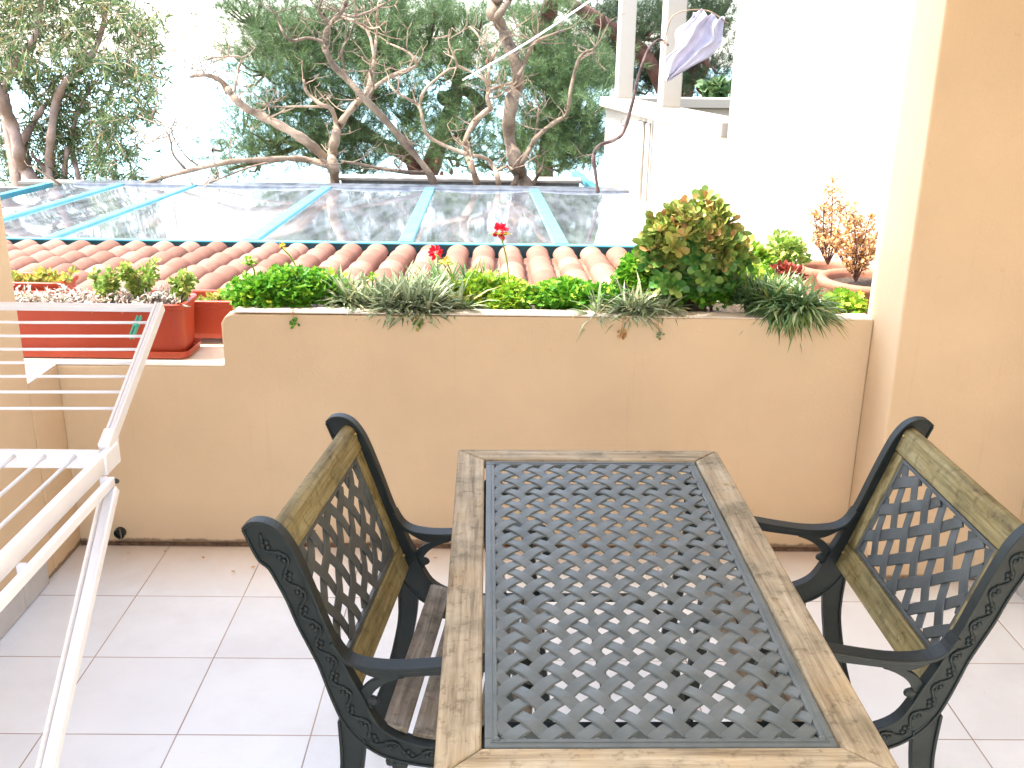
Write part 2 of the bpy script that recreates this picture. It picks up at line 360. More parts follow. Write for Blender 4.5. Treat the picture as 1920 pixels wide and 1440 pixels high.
# ------------------------------------------------------------------ ground, sea
gb = MB(); g_rows = [(-6, -3.2), (12, -3.2), (26, -3.4), (34, -6), (60, -24), (90, -30), (140, -34)]
xs = [-90+6*i for i in range(31)]
for i, (y, z) in enumerate(g_rows):
    for x in xs: gb.v.append((x, y, z+(0 if y < 20 else random.uniform(-.3, .3))))
for i in range(len(g_rows)-1):
    for j in range(len(xs)-1):
        k = i*len(xs)+j; gb.f.append((k, k+1, k+1+len(xs), k+len(xs)))
tag(gb.build('ground', M['ground'], origin=(0, 0, 0), smooth=True), kind='structure')
def sea_mat():
    m_, t, b = newmat('sea'); g = t.nodes.new('ShaderNodeNewGeometry'); v = g.outputs['Position']
    t.links.new(ramp(t, noise(t, v, .01, 4), [(.3, (.20, .40, .43)), (.7, (.30, .50, .52))]), b.inputs['Base Color']); b.inputs['Roughness'].default_value = .35
    bumpn(t, b, noise(t, v, .6, 5), .6, .3); return m_
M['sea'] = sea_mat()
tag(MB().add([(-4000, 100, -31), (4000, 100, -31), (4000, 4500, -31), (-4000, 4500, -31)], [(0, 1, 2, 3)]).build('sea', M['sea'], origin=(0, 0, 0)), kind='structure')

# ------------------------------------------------------------------ balcony shell
LX, RX, PX, WY = -1.42, 1.67, 1.20, 3.072
tag(MB().box(LX-.2, RX+.2, -1.6, WY+.06, -.12, 0).build('floor', M['floor'], origin=(0, 0, 0)), kind='structure')

par = wroot('parapet_wall', (0, WY, 0), label='beige rendered balcony parapet with a raised plant trough and a lower sill on its left', cat='parapet')
xs0 = -.885
poly = [(LX-.55, .002), (PX-.001, .002), (PX-.001, .820), (-.85, .814), (-.872, .805), (xs0, .785), (xs0, .640), (LX-.55, .636)]
b = MB(); b.prism(poly, lambda x, z: (x, WY, z), lambda x, z: (x, WY+.075, z)); b.build('wall_face', M['stucco'], par, bevel=.004)
b = MB(); b.box(xs0+.002, PX-.003, WY+.4, WY+.45, .3, .782); b.build('trough_side', M['cap'], par, bevel=.004)
b = MB(); b.box(xs0+.002, xs0+.05, WY+.077, WY+.398, .3, .775); b.build('trough_side', M['stucco_clean'], par, bevel=.004)
b = MB(); b.box(LX-.55, xs0-.002, WY+.077, WY+.45, .2, .637); b.build('sill', M['cap'], par, bevel=.004)
# thin lighter skins on the tops, skylight put into their colour
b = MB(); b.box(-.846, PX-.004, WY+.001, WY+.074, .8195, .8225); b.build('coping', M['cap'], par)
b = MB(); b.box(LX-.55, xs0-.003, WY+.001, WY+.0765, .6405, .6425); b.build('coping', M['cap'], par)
b = MB()
nx = 90
for i in range(nx+1):
    for j in range(7):
        x = xs0+.05+(PX-xs0-.06)*i/nx; y = WY+.076+.323*j/6
        b.v.append((x, y, .765+.02*mnoise.noise(Vector((x*9, y*9, 1)))))
for i in range(nx):
    for j in range(6): k = i*7+j; b.f.append((k, k+7, k+8, k+1))
sdm = b.build('soil', M['soil'], par, smooth=True)

lw = wroot('side_wall', (LX-.1, 1, 0), label='beige rendered left side wall with a white tile skirting, cut by the left edge of the photo', cat='wall')
MB().box(LX-.2, LX, -1.6, 2.865, 0.001, 2.45).build('wall_face', M['stucco'], lw, bevel=.008, seg=3)
b = MB(); b.box(LX-.2, LX, 2.867, WY-.002, 0.001, .640); b.build('low_wall', M['stucco'], lw, bevel=.004)
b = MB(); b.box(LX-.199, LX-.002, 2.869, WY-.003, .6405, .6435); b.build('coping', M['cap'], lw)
b = MB(); y = 2.80
for i, L_ in enumerate([.16]+[.33]*12):
    b.box(LX, LX+.009, y-L_+.003, y, .002, .082+.001*(i % 2)); y -= L_
b.build('skirting', M['skirt'], lw, bevel=.003)

rp = wroot('corner_pillar', (1.4, 3, 0), label='beige rendered corner pillar at the right end of the parapet, bright on its left face', cat='pillar')
MB().box(PX, RX+.2, 2.865, 3.14, 0.001, 2.45).build('wall_face', M['stucco'], rp, bevel=.008, seg=3)
rw = wroot('side_wall', (RX+.1, 1, 0), label='beige rendered right side wall beside the right chair, with skirting at its foot', cat='wall')
MB().box(RX, RX+.2, -1.6, 2.863, 0.001, 2.45).build('wall_face', M['stucco'], rw)
b = MB(); y = 2.858
for i in range(13): b.box(RX-.009, RX, y-.327, y, .002, .08); y -= .33
b.build('skirting', M['skirt'], rw, bevel=.003)
b = MB(); b.box(LX+.003, PX-.003, WY-.012, WY-.0005, .0005, .010)
tag(b.build('floor_joint', M['grout']), 'dark dirty mortar joint along the foot of the parapet', 'mortar joint')
MB_block = MB().box(.05, RX+.2, -1.8, -1.602, .001, 2.45); tag(MB_block.build('light_block_wall', M['stucco_clean']), 'added unseen beige wall behind the camera, blocking light from the right rear', 'wall')  # added out of view to cut light from the right rear
tag(MB().prism([(-3.8, 3.06), (-3.8, .95), (.55, .95), (.55, -1.6), (RX+.5, -1.6), (RX+.5, 3.06)], lambda x, y: (x, y, 2.451), lambda x, y: (x, y, 2.6)).build('sun_block_slab', M['stucco_clean']), 'added unseen beige slab above the frame, shaped to keep the sun off the balcony', 'ceiling')  # added out of view, outline cut to block sun and dim the right side

# drain pipe in the wall foot
dr = wroot('drain_pipe', at(226, 998, WY), label='short black drain spout in the mouldy foot of the parapet', cat='drain')
c = at(226, 998, WY-.004)
b = MB(); b.tube([c+Vector((0, .03, 0)), c+Vector((0, -.012, 0))], .019, 16, cap=False); b.tube([c+Vector((0, -.012, 0)), c+Vector((0, .03, 0))], .0155, 16, cap=False)
b.build('spout', M['pipe'], dr)
b = MB(); b.tube([c+Vector((0, .003, 0)), c+Vector((0, .004, 0))], .016, 16); b.build('opening', M['pipe'], dr)
b = MB(); b.tube([c+Vector((.004, -.014, .02)), c+Vector((.008, -.016, .0)), c+Vector((.006, -.014, -.026))], .002, 6); b.build('wire', M['concrete'], dr)

# ------------------------------------------------------------------ weave
def weave(mb, w, h, fams, bw, th, amp, curve=0.0, inset=0.004, f=None):
    """plain weave of two families of flat bands in a w x h panel (local x,y centred), f maps (x,y,z)->world
    fams: two tuples (direction x, direction y, distance between bands)"""
    hw, hh = w/2+inset, h/2+inset
    F2 = []
    for dx, dy, st in fams:
        l = math.hypot(dx, dy); F2.append((dx/l, dy/l, -dy/l, dx/l, st))
    for s, (dx, dy, nx_, ny_, step) in ((1, F2[0]), (-1, F2[1])):
        _, _, mx_, my_, ost = F2[1] if s == 1 else F2[0]
        K = int((hw+hh)/step)+2
        for k in range(-K, K+1):
            ox, oy = nx_*k*step, ny_*k*step
            t0, t1 = -9, 9
            for o, dd, lo, hi in ((ox, dx, -hw, hw), (oy, dy, -hh, hh+curve)):
                a, b_ = (lo-o)/dd, (hi-o)/dd
                t0, t1 = max(t0, min(a, b_)), min(t1, max(a, b_))
            if t1-t0 < .012: continue
            def inside(q): return abs(oy+dy*q-curve*(1-((ox+dx*q)/hw)**2)) <= hh+1e-6
            while t1 > t0 and not inside(t0): t0 += .0005
            while t1 > t0 and not inside(t1): t1 -= .0005
            if t1-t0 < .012: continue
            m_ = max(3, int((t1-t0)/(ost/8))); vs = []
            for i in range(m_+1):
                t_ = t0+(t1-t0)*i/m_; x, y = ox+dx*t_, oy+dy*t_
                z = amp*math.cos(math.pi*(x*mx_+y*my_)/ost)*(1 if k % 2 == 0 else -1)*s
                for (o1, zz) in ((-bw/2, -th*.1), (-bw/2*.86, th/2), (bw/2*.86, th/2), (bw/2, -th*.1), (bw/2*.86, -th/2), (-bw/2*.86, -th/2)):
                    X_ = x+nx_*o1; Y_ = y+ny_*o1-curve*(1-(X_/hw)**2)
                    X_ = max(-hw, min(hw, X_)); Y_ = max(-hh, min(hh, Y_))
                    vs.append(f(X_, Y_, z+zz))
            fs = []
            for i in range(m_):
                for j in range(6): fs.append((i*6+j, i*6+(j+1) % 6, (i+1)*6+(j+1) % 6, (i+1)*6+j))
            mb.add(vs, fs)

# ------------------------------------------------------------------ table
ta = .0129; tw, tl = .4885, 1.0062; bw_ = .0635
cx_ = -.0293+(tw/2)*math.cos(ta)+(tl/2)*math.sin(ta); cyy = 2.1238+(tw/2)*math.sin(ta)-(tl/2)*math.cos(ta)
tab = empty('patio_table', (cx_, cyy, 0), ta, label='rectangular patio table, weathered wood frame round a woven grey cast iron top', cat='table')
hw, hl = tw/2, tl/2; ow, ol = hw+bw_, hl+bw_; zt = .72; g = .0028
def fz(z): return (lambda x, y: (x, y, z))
def board(poly, mat):
    b = MB(); b.prism(poly, fz(zt-.026), fz(zt)); return b.build('frame_board', mat, tab, bevel=.005, seg=3)
e = .0006
board([(-ow, ol), (ow, ol), (hw+e, hl+e), (-hw-e, hl+e)], M['twood_x'])
board([(-ow, -ol), (-hw-e, -hl-e), (hw+e, -hl-e), (ow, -ol)], M['twood_x'])
board([(-ow-.0, ol-e*3), (-hw-e*2, hl-e), (-hw-e*2, -hl+e), (-ow, -ol+e*3)], M['twood_y'])
board([(ow, ol-e*3), (ow, -ol+e*3), (hw+e*2, -hl+e), (hw+e*2, hl-e)], M['twood_y'])
b = MB(); bi = .019; h2w, h2l = hw-g, hl-g
for (x0, x1, y0, y1) in ((-h2w, h2w, h2l-bi, h2l), (-h2w, h2w, -h2l, -h2l+bi), (-h2w, -h2w+bi, -h2l+bi, h2l-bi), (h2w-bi, h2w, -h2l+bi, h2l-bi)):
    b.box(x0, x1, y0, y1, zt-.012, zt-.003)
b.build('panel_rim', M['iron_table'], tab, bevel=.002)
b = MB(); r_ = .0045
for (x0, x1, y0, y1) in ((-h2w+.008, h2w-.008, h2l-.012, h2l-.0095), (-h2w+.008, h2w-.008, -h2l+.0095, -h2l+.012), (-h2w+.0095, -h2w+.012, -h2l+.012, h2l-.012), (h2w-.012, h2w-.0095, -h2l+.012, h2l-.012)):
    b.box(x0, x1, y0, y1, zt-.004, zt-.0015)
b.build('rim_bead', M['iron_table'], tab, bevel=.001)
b = MB(); weave(b, 2*(h2w-bi), 2*(h2l-bi), ((.0504, .0592, .03837), (.0504, -.0592, .03837)), .0232, .0040, .0021, f=lambda x, y, z: (x, y, zt-.0065+z))
b.build('woven_panel', M['iron_table'], tab)
for q in (1, -1):
    y0, y1 = sorted((q*(hl-.09), q*(hl-.075))); MB().box(-h2w, h2w, y0, y1, zt-.05, zt-.028).build('cross_rail', M['iron_dark'], tab)
for sx in (-1, 1):
    for sy in (-1, 1):
        b = MB(); b.ball((sx*(h2w-.017), sy*(h2l-.017), zt-.003), .0055, 1, 1, .35, 12, 6); b.build('screw', M['iron_table'], tab, smooth=True)
        b = MB(); px0, py0 = sx*(hw-.02), sy*(hl-.07)
        pts = [(px0, py0, zt-.028), (px0+sx*.012, py0, .60), (px0-sx*.012, py0, .45), (px0-sx*.03, py0, .30), (px0, py0, .14), (px0+sx*.03, py0, .03), (px0+sx*.05, py0, .008)]
        b.tube(pts, [.022, .02, .017, .016, .018, .02, .016], 10); b.ball((px0+sx*.05, py0, .012), .02, 1.2, 1, .6, 10, 6); b.build('leg', M['iron_dark'], tab, smooth=True)
    b = MB()
for sy in (-1, 1):
    b.tube([(-hw, sy*(hl-.07), .30), (-.1, sy*(hl-.07), .40), (.1, sy*(hl-.07), .40), (hw, sy*(hl-.07), .30)], .011, 8)
b.tube([(0, -hl+.07, .40), (0, hl-.07, .40)], .009, 8); b.build('stretcher', M['iron_dark'], tab, smooth=True)

# ------------------------------------------------------------------ chairs
FR = [(-.044,.814),(-.029,.826),(-.006,.827),(.016,.816),(.036,.790),(.050,.760),(.065,.72),(.081,.674),(.098,.623),(.112,.588),(.125,.555),(.14,.52),(.155,.49),(.17,.455),(.19,.422),(.22,.402),(.26,.391),(.30,.388),(.36,.392),(.42,.398),(.46,.40)]
RE = [(-.045,.812),(-.038,.795),(-.030,.775),(-.018,.752),(-.002,.738),(.012,.71),(.027,.676),(.043,.63),(.061,.588),(.078,.548),(.09,.509),(.103,.468),(.118,.43),(.14,.398),(.165,.375),(.2,.356),(.246,.346),(.30,.343),(.36,.347),(.42,.353),(.46,.36)]
def smooth2(pts, k=3):
    out_ = []; n = len(pts)
    for i in range(n-1):
        p0 = pts[max(i-1, 0)]; p1 = pts[i]; p2 = pts[i+1]; p3 = pts[min(i+2, n-1)]
        for j in range(k):
            t_ = j/k; out_.append(tuple(.5*((2*p1[a])+(-p0[a]+p2[a])*t_+(2*p0[a]-5*p1[a]+4*p2[a]-p3[a])*t_*t_+(-p0[a]+3*p1[a]-3*p2[a]+p3[a])*t_**3) for a in range(len(p1))))
    out_.append(tuple(pts[-1])); return out_
def flange(b, pts, w, th, y):
    """flat strip of width w (along y) following a 2d path, th thick"""
    A = []; B = []
    n = len(pts)
    for i, p in enumerate(pts):
        q0, q1 = pts[max(i-1, 0)], pts[min(i+1, n-1)]; dx, dz = q1[0]-q0[0], q1[1]-q0[1]; l = math.hypot(dx, dz)
        A.append((p[0]-dz/l*th/2, p[1]+dx/l*th/2)); B.append((p[0]+dz/l*th/2, p[1]-dx/l*th/2))
    b.strip(A, B, y-w/2, y+w/2)
CHW = .56
def make_chair(mirror_wear=False):
    root = empty('patio_chair')
    for s in (-1, 1):
        yc = s*(CHW/2-.012); outer = s*1
        b = MB(); fr, re = smooth2(FR), smooth2(RE)
        b.strip(fr, re, yc-.006, yc+.006)
        # arm
        armT = smooth2([(.106,.600),(.122,.572),(.145,.556),(.183,.550),(.226,.551),(.27,.557),(.305,.563),(.36,.573),(.42,.578),(.455,.572),(.478,.553),(.482,.528),(.466,.512)])
        armB = smooth2([(.118,.570),(.128,.556),(.148,.541),(.183,.526),(.226,.531),(.27,.537),(.305,.542),(.36,.551),(.41,.556),(.44,.552),(.456,.541),(.462,.528),(.458,.516)])
        b.strip(armT, armB, yc-.006, yc+.006)
        # brace under the arm with the small leaf
        b.strip(smooth2([(.235,.530),(.205,.530),(.178,.520),(.160,.505),(.150,.485)]), smooth2([(.225,.527),(.207,.519),(.188,.506),(.174,.488),(.162,.462)]), yc-.006, yc+.006)
        b.ball((.172, yc, .474), .013, 1.2, .7, .8, 10, 6); b.ball((.166, yc, .462), .010, 1, .7, 1, 8, 6)
        # front upright from arm to seat
        b.strip(smooth2([(.40,.560),(.415,.50),(.42,.45),(.425,.39)]), smooth2([(.425,.558),(.435,.50),(.44,.45),(.45,.39)]), yc-.006, yc+.006)
        b.ball((.222, yc, .336), .013, 1.3, .7, 1, 10, 6); b.ball((.205, yc, .342), .010, 1, .7, 1, 8, 6)
        b.build('side_frame', M['iron_dark'], root, bevel=.0015)
        b = MB(); flange(b, [(p[0], p[1]) for p in fr], .026, .006, yc); flange(b, re, .020, .005, yc); b.build('frame_rib', M['iron_dark'], root, bevel=.0015)
        b = MB(); flange(b, armT, .036, .008, yc); b.ball((.462, yc, .522), .014, 1, 1.2, 1, 10, 6); b.build('armrest', M['iron_dark'], root, bevel=.002, seg=3)
        # cast vine relief on the outer face
        b = MB(); n = len(fr); cen = [((fr[i][0]+re[i][0])/2, (fr[i][1]+re[i][1])/2) for i in range(n)]
        acc = [0]
        for i in range(1, n): acc.append(acc[-1]+math.dist(cen[i], cen[i-1]))
        tot = acc[-1]; per = .036
        def on(sv, off):
            i = max(1, next((i for i in range(n) if acc[i] >= sv), n-1)); t_ = (sv-acc[i-1])/(acc[i]-acc[i-1]+1e-9)
            c_ = [cen[i-1][a]*(1-t_)+cen[i][a]*t_ for a in (0, 1)]; dx, dz = cen[i][0]-cen[i-1][0], cen[i][1]-cen[i-1][1]; l = math.hypot(dx, dz)
            return c_[0]-dz/l*off, c_[1]+dx/l*off
        pts = []
        sv = .03
        while sv < tot-.01:
            x, z = on(sv, .0125*math.sin(sv/per*math.pi)); pts.append((x, yc+s*.0075, z)); sv += .004
        b.tube(pts, .0030, 6)
        k = 0; sv = .03+per/2
        while sv < tot-.01:
            sg = -1 if k % 2 else 1
            for a, o_ in ((-.008, -.3), (0, -.75), (.008, -.3), (0, .1)):
                x, z = on(sv+a, sg*(.0115*o_*1.0)); b.ball((x, yc+s*.006, z), .0054, 1, 1.0, 1, 7, 5)
            sv += per; k += 1
        b.build('vine_relief', M['iron_dark'], root, smooth=True)
        # legs
        rl = smooth2([(.112,.430),(.114,.34),(.104,.27),(.078,.165),(.038,.05),(.022,.001)]); rf = smooth2([(.158,.392),(.152,.33),(.142,.27),(.122,.165),(.082,.04),(.072,.001)])
        b = MB(); b.strip(rl, rf, yc-.007, yc+.007); flange(b, rl, .024, .006, yc); flange(b, rf, .018, .005, yc); b.build('leg', M['iron_dark'], root, bevel=.0015)
        fl = smooth2([(.415,.36),(.425,.25),(.44,.12),(.45,.001)]); ff = smooth2([(.455,.37),(.462,.25),(.475,.12),(.495,.001)])
        b = MB(); b.strip(fl, ff, yc-.007, yc+.007); flange(b, ff, .024, .006, yc); b.build('leg', M['iron_dark'], root, bevel=.0015)
    # backrest : slope line from (.01,.80) to (.13,.45)
    O = Vector((.006, 0, .808)); S = Vector((.124, 0, -.352)).normalized(); Wv = Vector((0, 1, 0)); Nn = Wv.cross(S)
    if Nn.x < 0: Nn = -Nn
    iw = CHW/2-.020
    def bp(sv, y, d): return O+S*sv+Wv*y+Nn*d
    # top rail, rounded
    prof = [(.060, -.011), (.060, .011), (.012, .012), (.002, .006), (-.004, -.004), (-.002, -.014), (.008, -.017), (.02, -.015)]
    b = MB(); b.prism(prof, lambda u, d: tuple(bp(u, -iw, d)), lambda u, d: tuple(bp(u, iw, d))); tr_ = b.build('top_rail', M['cwood_y'], root, bevel=.003, seg=2)
    b = MB(); b.prism([(.312, -.010), (.312, .010), (.375, .010), (.375, -.010)], lambda u, d: tuple(bp(u, -iw, d)), lambda u, d: tuple(bp(u, iw, d))); b.build('bottom_rail', M['cwood_y'], root, bevel=.003)
    for s in (-1, 1):
        y0, y1 = sorted((s*iw, s*(iw-.040)))
        b = MB(); b.prism([(y0, -.009), (y1, -.009), (y1, .009), (y0, .009)], lambda y, d: tuple(bp(.0612, y, d)), lambda y, d: tuple(bp(.3108, y, d))); b.build('stile', M['cwood_z'], root, bevel=.002)
        for u in (.020, .335):
            b = MB(); b.ball(tuple(bp(u, s*(iw-.012), .0125)), .0042, 1, 1, 1, 8, 5); b.build('screw', M['brass'], root, smooth=True)
    pw, ph = 2*(iw-.042), .246; uc = .186
    b = MB(); t_ = .009
    def PB(x0, x1, y0, y1): b.prism([(x0, y0), (x1, y0), (x1, y1), (x0, y1)], lambda x, y: tuple(bp(uc-y, x, -.004)), lambda x, y: tuple(bp(uc-y, x, .006)))
    PB(-pw/2, pw/2, ph/2-t_, ph/2); PB(-pw/2, pw/2, -ph/2, -ph/2+t_); PB(-pw/2, -pw/2+t_, -ph/2+t_, ph/2-t_); PB(pw/2-t_, pw/2, -ph/2+t_, ph/2-t_)
    b.build('panel_rim', M['iron_panel'], root, bevel=.0015)
    b = MB(); weave(b, pw-2*t_, ph-2*t_, ((.50, -.866, .057), (-.82, -.57, .057)), .0262, .004, .0022, curve=.016, inset=.002, f=lambda x, y, z: tuple(bp(uc-y, x, .001+z)))
    b.build('woven_panel', M['iron_panel'], root)
    # seat slats
    for i, u in enumerate((.213, .270, .327, .384, .438)):
        zz = (.413, .399, .395, .398, .403)[i]; tilt = (-.22, -.08, 0, .05, .05)[i]
        ax = Vector((math.cos(tilt), 0, math.sin(tilt))); az = Vector((-math.sin(tilt), 0, math.cos(tilt)))
        b = MB(); b.obox((u, 0, zz-.006), ax, Vector((0, 1, 0)), az, .0245, CHW/2-.020, .009); b.build('seat_slat', M['swood_y'], root, bevel=.003)
    b = MB(); b.tube([(.2, -iw, .33), (.2, iw, .33)], .006, 8); b.build('tie_rod', M['iron_dark'], root)
    return root
def copy_tree(o, parent=None):
    c_ = o.copy(); col.objects.link(c_); c_.parent = parent
    for ch in [x for x in bpy.data.objects if x.parent == o and x != c_]: copy_tree(ch, c_)
    return c_
ch = make_chair()
s6, c6 = math.sin(R(6)), math.cos(R(6))
ch.location = (-.40+.28*s6, 1.564+.28*c6, 0); ch.rotation_euler = (0, 0, -R(6))
tag(ch, 'cast iron and wood armchair left of the table, its back to the drying rack', 'chair', 'garden armchairs at the table')
kids = [x for x in bpy.data.objects if x.parent == ch]
ch2 = ch.copy(); col.objects.link(ch2)
slats = sorted((k for k in kids if k.name.startswith('seat_slat')), key=lambda k: k.data.vertices[0].co.x)
for k in kids:
    if k in slats[:2]: continue   # the photo shows bare floor where this chair's rear slats would be
    c_ = k.copy(); col.objects.link(c_); c_.parent = ch2
ch2.location = (.955, 1.57+.292, 0); ch2.rotation_euler = (0, 0, R(180.6))
tag(ch2, 'cast iron and wood armchair right of the table, its back to the right wall', 'chair', 'garden armchairs at the table')

# ------------------------------------------------------------------ drying rack
rk = wroot('drying_rack', (-.99, 1.2, 0), label='white folding clothes drying rack with one wing raised, by the left wall', cat='drying rack')
zd = .90; xo, xi = -.722, -1.28; ye, yn = 1.722, .55
b = MB(); b.bar((xo, yn, zd-.012), (xo, ye+.012, zd-.012), .014, .034); b.bar((xi, yn, zd-.012), (xi, ye, zd-.012), .014, .034)
b.bar((xi+.008, ye-.02, zd-.012), (xo-.008, ye-.02, zd-.012), .014, .034); b.bar((xi+.008, yn+.01, zd-.012), (xo-.008, yn+.01, zd-.012), .014, .034)
b.build('deck_frame', M['plastic_white'], rk, bevel=.003)
for i in range(9):
    x = xo-.052-i*.0553; b = MB(); b.tube([(x, yn+.01, zd-.004), (x, ye-.02, zd-.004)], .0034, 8); b.build('deck_rod', M['white_paint'], rk, smooth=True)
wa = Vector((xo-.004, ye, zd+.004)); wd = Vector((0, .349, .179)); wl = wd.length+.008; wd.normalize(); wn_ = Vector((1, 0, 0)).cross(wd)
b = MB()
for x in (xo-.004, xi+.004):
    a_ = Vector((x, wa.y, wa.z)); b.obox(a_+wd*wl/2, Vector((1, 0, 0)), wd, wn_, .0035, wl/2, .010)
    for q in (-1, 1): b.obox(a_+wd*wl/2+Vector((q*.0065, 0, 0)), Vector((1, 0, 0)), wd, wn_, .0028, wl/2, .0125)
a0 = Vector((xi+.012, wa.y, wa.z))+wd*(wl-.008); a1 = Vector((xo-.014, wa.y, wa.z))+wd*(wl-.008); b.bar(a0, a1, .012, .016, wn_)
b.build('wing_frame', M['plastic_white'], rk, bevel=.0025)
b = MB(); b.obox(Vector((xi+.004, wa.y, wa.z))+wd*.012, Vector((1, 0, 0)), wd, wn_, .011, .022, .017); b.build('hinge', M['plastic_white'], rk, bevel=.004, seg=3)
b = MB(); b.obox(wa+wd*.012, Vector((1, 0, 0)), wd, wn_, .011, .022, .017)
b.obox(Vector((xo+.003, ye-.01, zd-.014)), Vector((1, 0, 0)), Vector((0, 1, 0)), Vector((0, 0, 1)), .008, .034, .021)
b.build('hinge', M['plastic_white'], rk, bevel=.004, seg=3)
for yy in (608, 633, 658, 683, 709, 738, 769):
    # each rod sits on the wing where the photo shows it
    best = min((i/400 for i in range(401)), key=lambda t_: abs(720-F_PX*((wa+wd*wl*t_-Vector((0, 0, CAM_H))).dot(UP))/((wa+wd*wl*t_-Vector((0, 0, CAM_H))).dot(FW))-(yy-2)))
    p = wa+wd*wl*best; b = MB(); b.tube([(xi+.005, p.y, p.z+.001), ((xi+xo)/2, p.y, p.z-.002), (xo-.006, p.y, p.z+.001)], .0032, 8); b.build('wing_rod', M['white_paint'], rk, smooth=True)
# U-shaped leg frame hung beside the deck rail
lx = xo+.026
b = MB(); b.bar((lx, ye-.065, zd-.035), (lx, .62, zd-.035), .012, .018); b.build('leg_rail', M['plastic_white'], rk, bevel=.003)
for yy in (ye-.07, 1.33, .9):
    b = MB(); b.box(xo+.0072, lx-.0062, yy-.006, yy+.006, zd-.044, zd-.026); b.build('bracket', M['plastic_white'], rk, bevel=.002)
for x, yoff in ((lx+.002, 0), (xi-.024, 0)):
    top = Vector((x, ye-.078, zd-.046)); foot = Vector((x, .68, .012)); d = (foot-top).normalized(); nn = Vector((1, 0, 0)).cross(d)
    b = MB(); b.obox((top+foot)/2, Vector((1, 0, 0)), d, nn, .0095, (foot-top).length/2, .004)
    for q in (-1, 1): b.obox((top+foot)/2+Vector((q*.012, 0, 0))-nn*.005, Vector((1, 0, 0)), d, nn, .0022, (foot-top).length/2, .010)
    b.build('leg', M['plastic_white'], rk, bevel=.002)
    b = MB(); b.ball((x, .68, .012), .016, 1, 1.4, .7, 10, 6); b.build('rubber_foot', M['pipe'], rk)
    b = MB(); b.bar((x, .60, zd-.04), (x, .45, .01), .02, .012, (1, 0, 0)); b.build('leg', M['plastic_white'], rk, bevel=.002)
b = MB(); b.ball((lx+.006, ye-.062, zd-.037), .005, 1.2, 1, 1, 8, 6); b.build('bolt', M['pipe'], rk)
# clothes peg
pp = at(254, 612, wa.y+.30); t_ = ((pp.y-wa.y)/wd.y); pz = wa.z+wd.z*t_
b = MB()
for q in (-1, 1):
    b.obox(Vector((pp.x, pp.y, pz-.004))+Vector((q*.0035, 0, 0)), Vector((1, 0, q*.08)).normalized(), wd, wn_, .0018, .033, .0045)
b.tube([(pp.x-.004, pp.y, pz), (pp.x+.006, pp.y, pz)], .0045, 8)
tag(b.build('clothes_peg', M['peg'], bevel=.001), 'green plastic clothes peg clipped to the raised wing of the drying rack', 'clothes peg')

# ------------------------------------------------------------------ plant builders
LEAF_FLAT = ([(0, 0, 0), (.25, .3, .04), (.30, .6, .05), (0, 1, 0), (-.30, .6, .05), (-.25, .3, .04), (0, .5, -.03)], [[0, 1, 6], [1, 2, 6], [2, 3, 6], [3, 4, 6], [4, 5, 6], [5, 0, 6]])
LEAF_LOBED = ([(0, 0, 0), (.35, .1, .06), (.28, .35, 0), (.6, .5, .10), (.32, .65, 0), (.35, .95, .06), (0, .8, .0), (-.35, .95, .06), (-.32, .65, 0), (-.6, .5, .10), (-.28, .35, 0), (-.35, .1, .06), (0, .45, -.08)],
              [[i, (i+1) % 12, 12] for i in range(12)])
LEAF_SPOON = ([(-.05, 0, 0), (.05, 0, 0), (.16, .4, .05), (.30, .75, .05), (.22, 1.0, .08), (0, 1.1, .04), (-.22, 1.0, .08), (-.30, .75, .05), (-.16, .4, .05), (0, .6, -.08), (0, .7, .12)],
              [[0, 1, 9], [1, 2, 9], [2, 3, 9], [3, 4, 9], [4, 5, 9], [5, 6, 9], [6, 7, 9], [7, 8, 9], [8, 0, 9]])
BLADE = ([(-.04, 0, 0), (.04, 0, 0), (-.055, .35, .05), (.055, .35, .05), (-.045, .7, .02), (.045, .7, .02), (0, 1, -.10)], [[0, 1, 3, 2], [2, 3, 5, 4], [4, 5, 6]])
BLADE_DROOP = ([(-.035, 0, 0), (.035, 0, 0), (-.05, .3, .10), (.05, .3, .10), (-.045, .65, .08), (.045, .65, .08), (0, 1, -.12)], [[0, 1, 3, 2], [2, 3, 5, 4], [4, 5, 6]])
NARROW = ([(0, 0, 0), (.075, .4, .02), (0, 1, -.03), (-.075, .4, .02)], [[0, 1, 2], [0, 2, 3]])

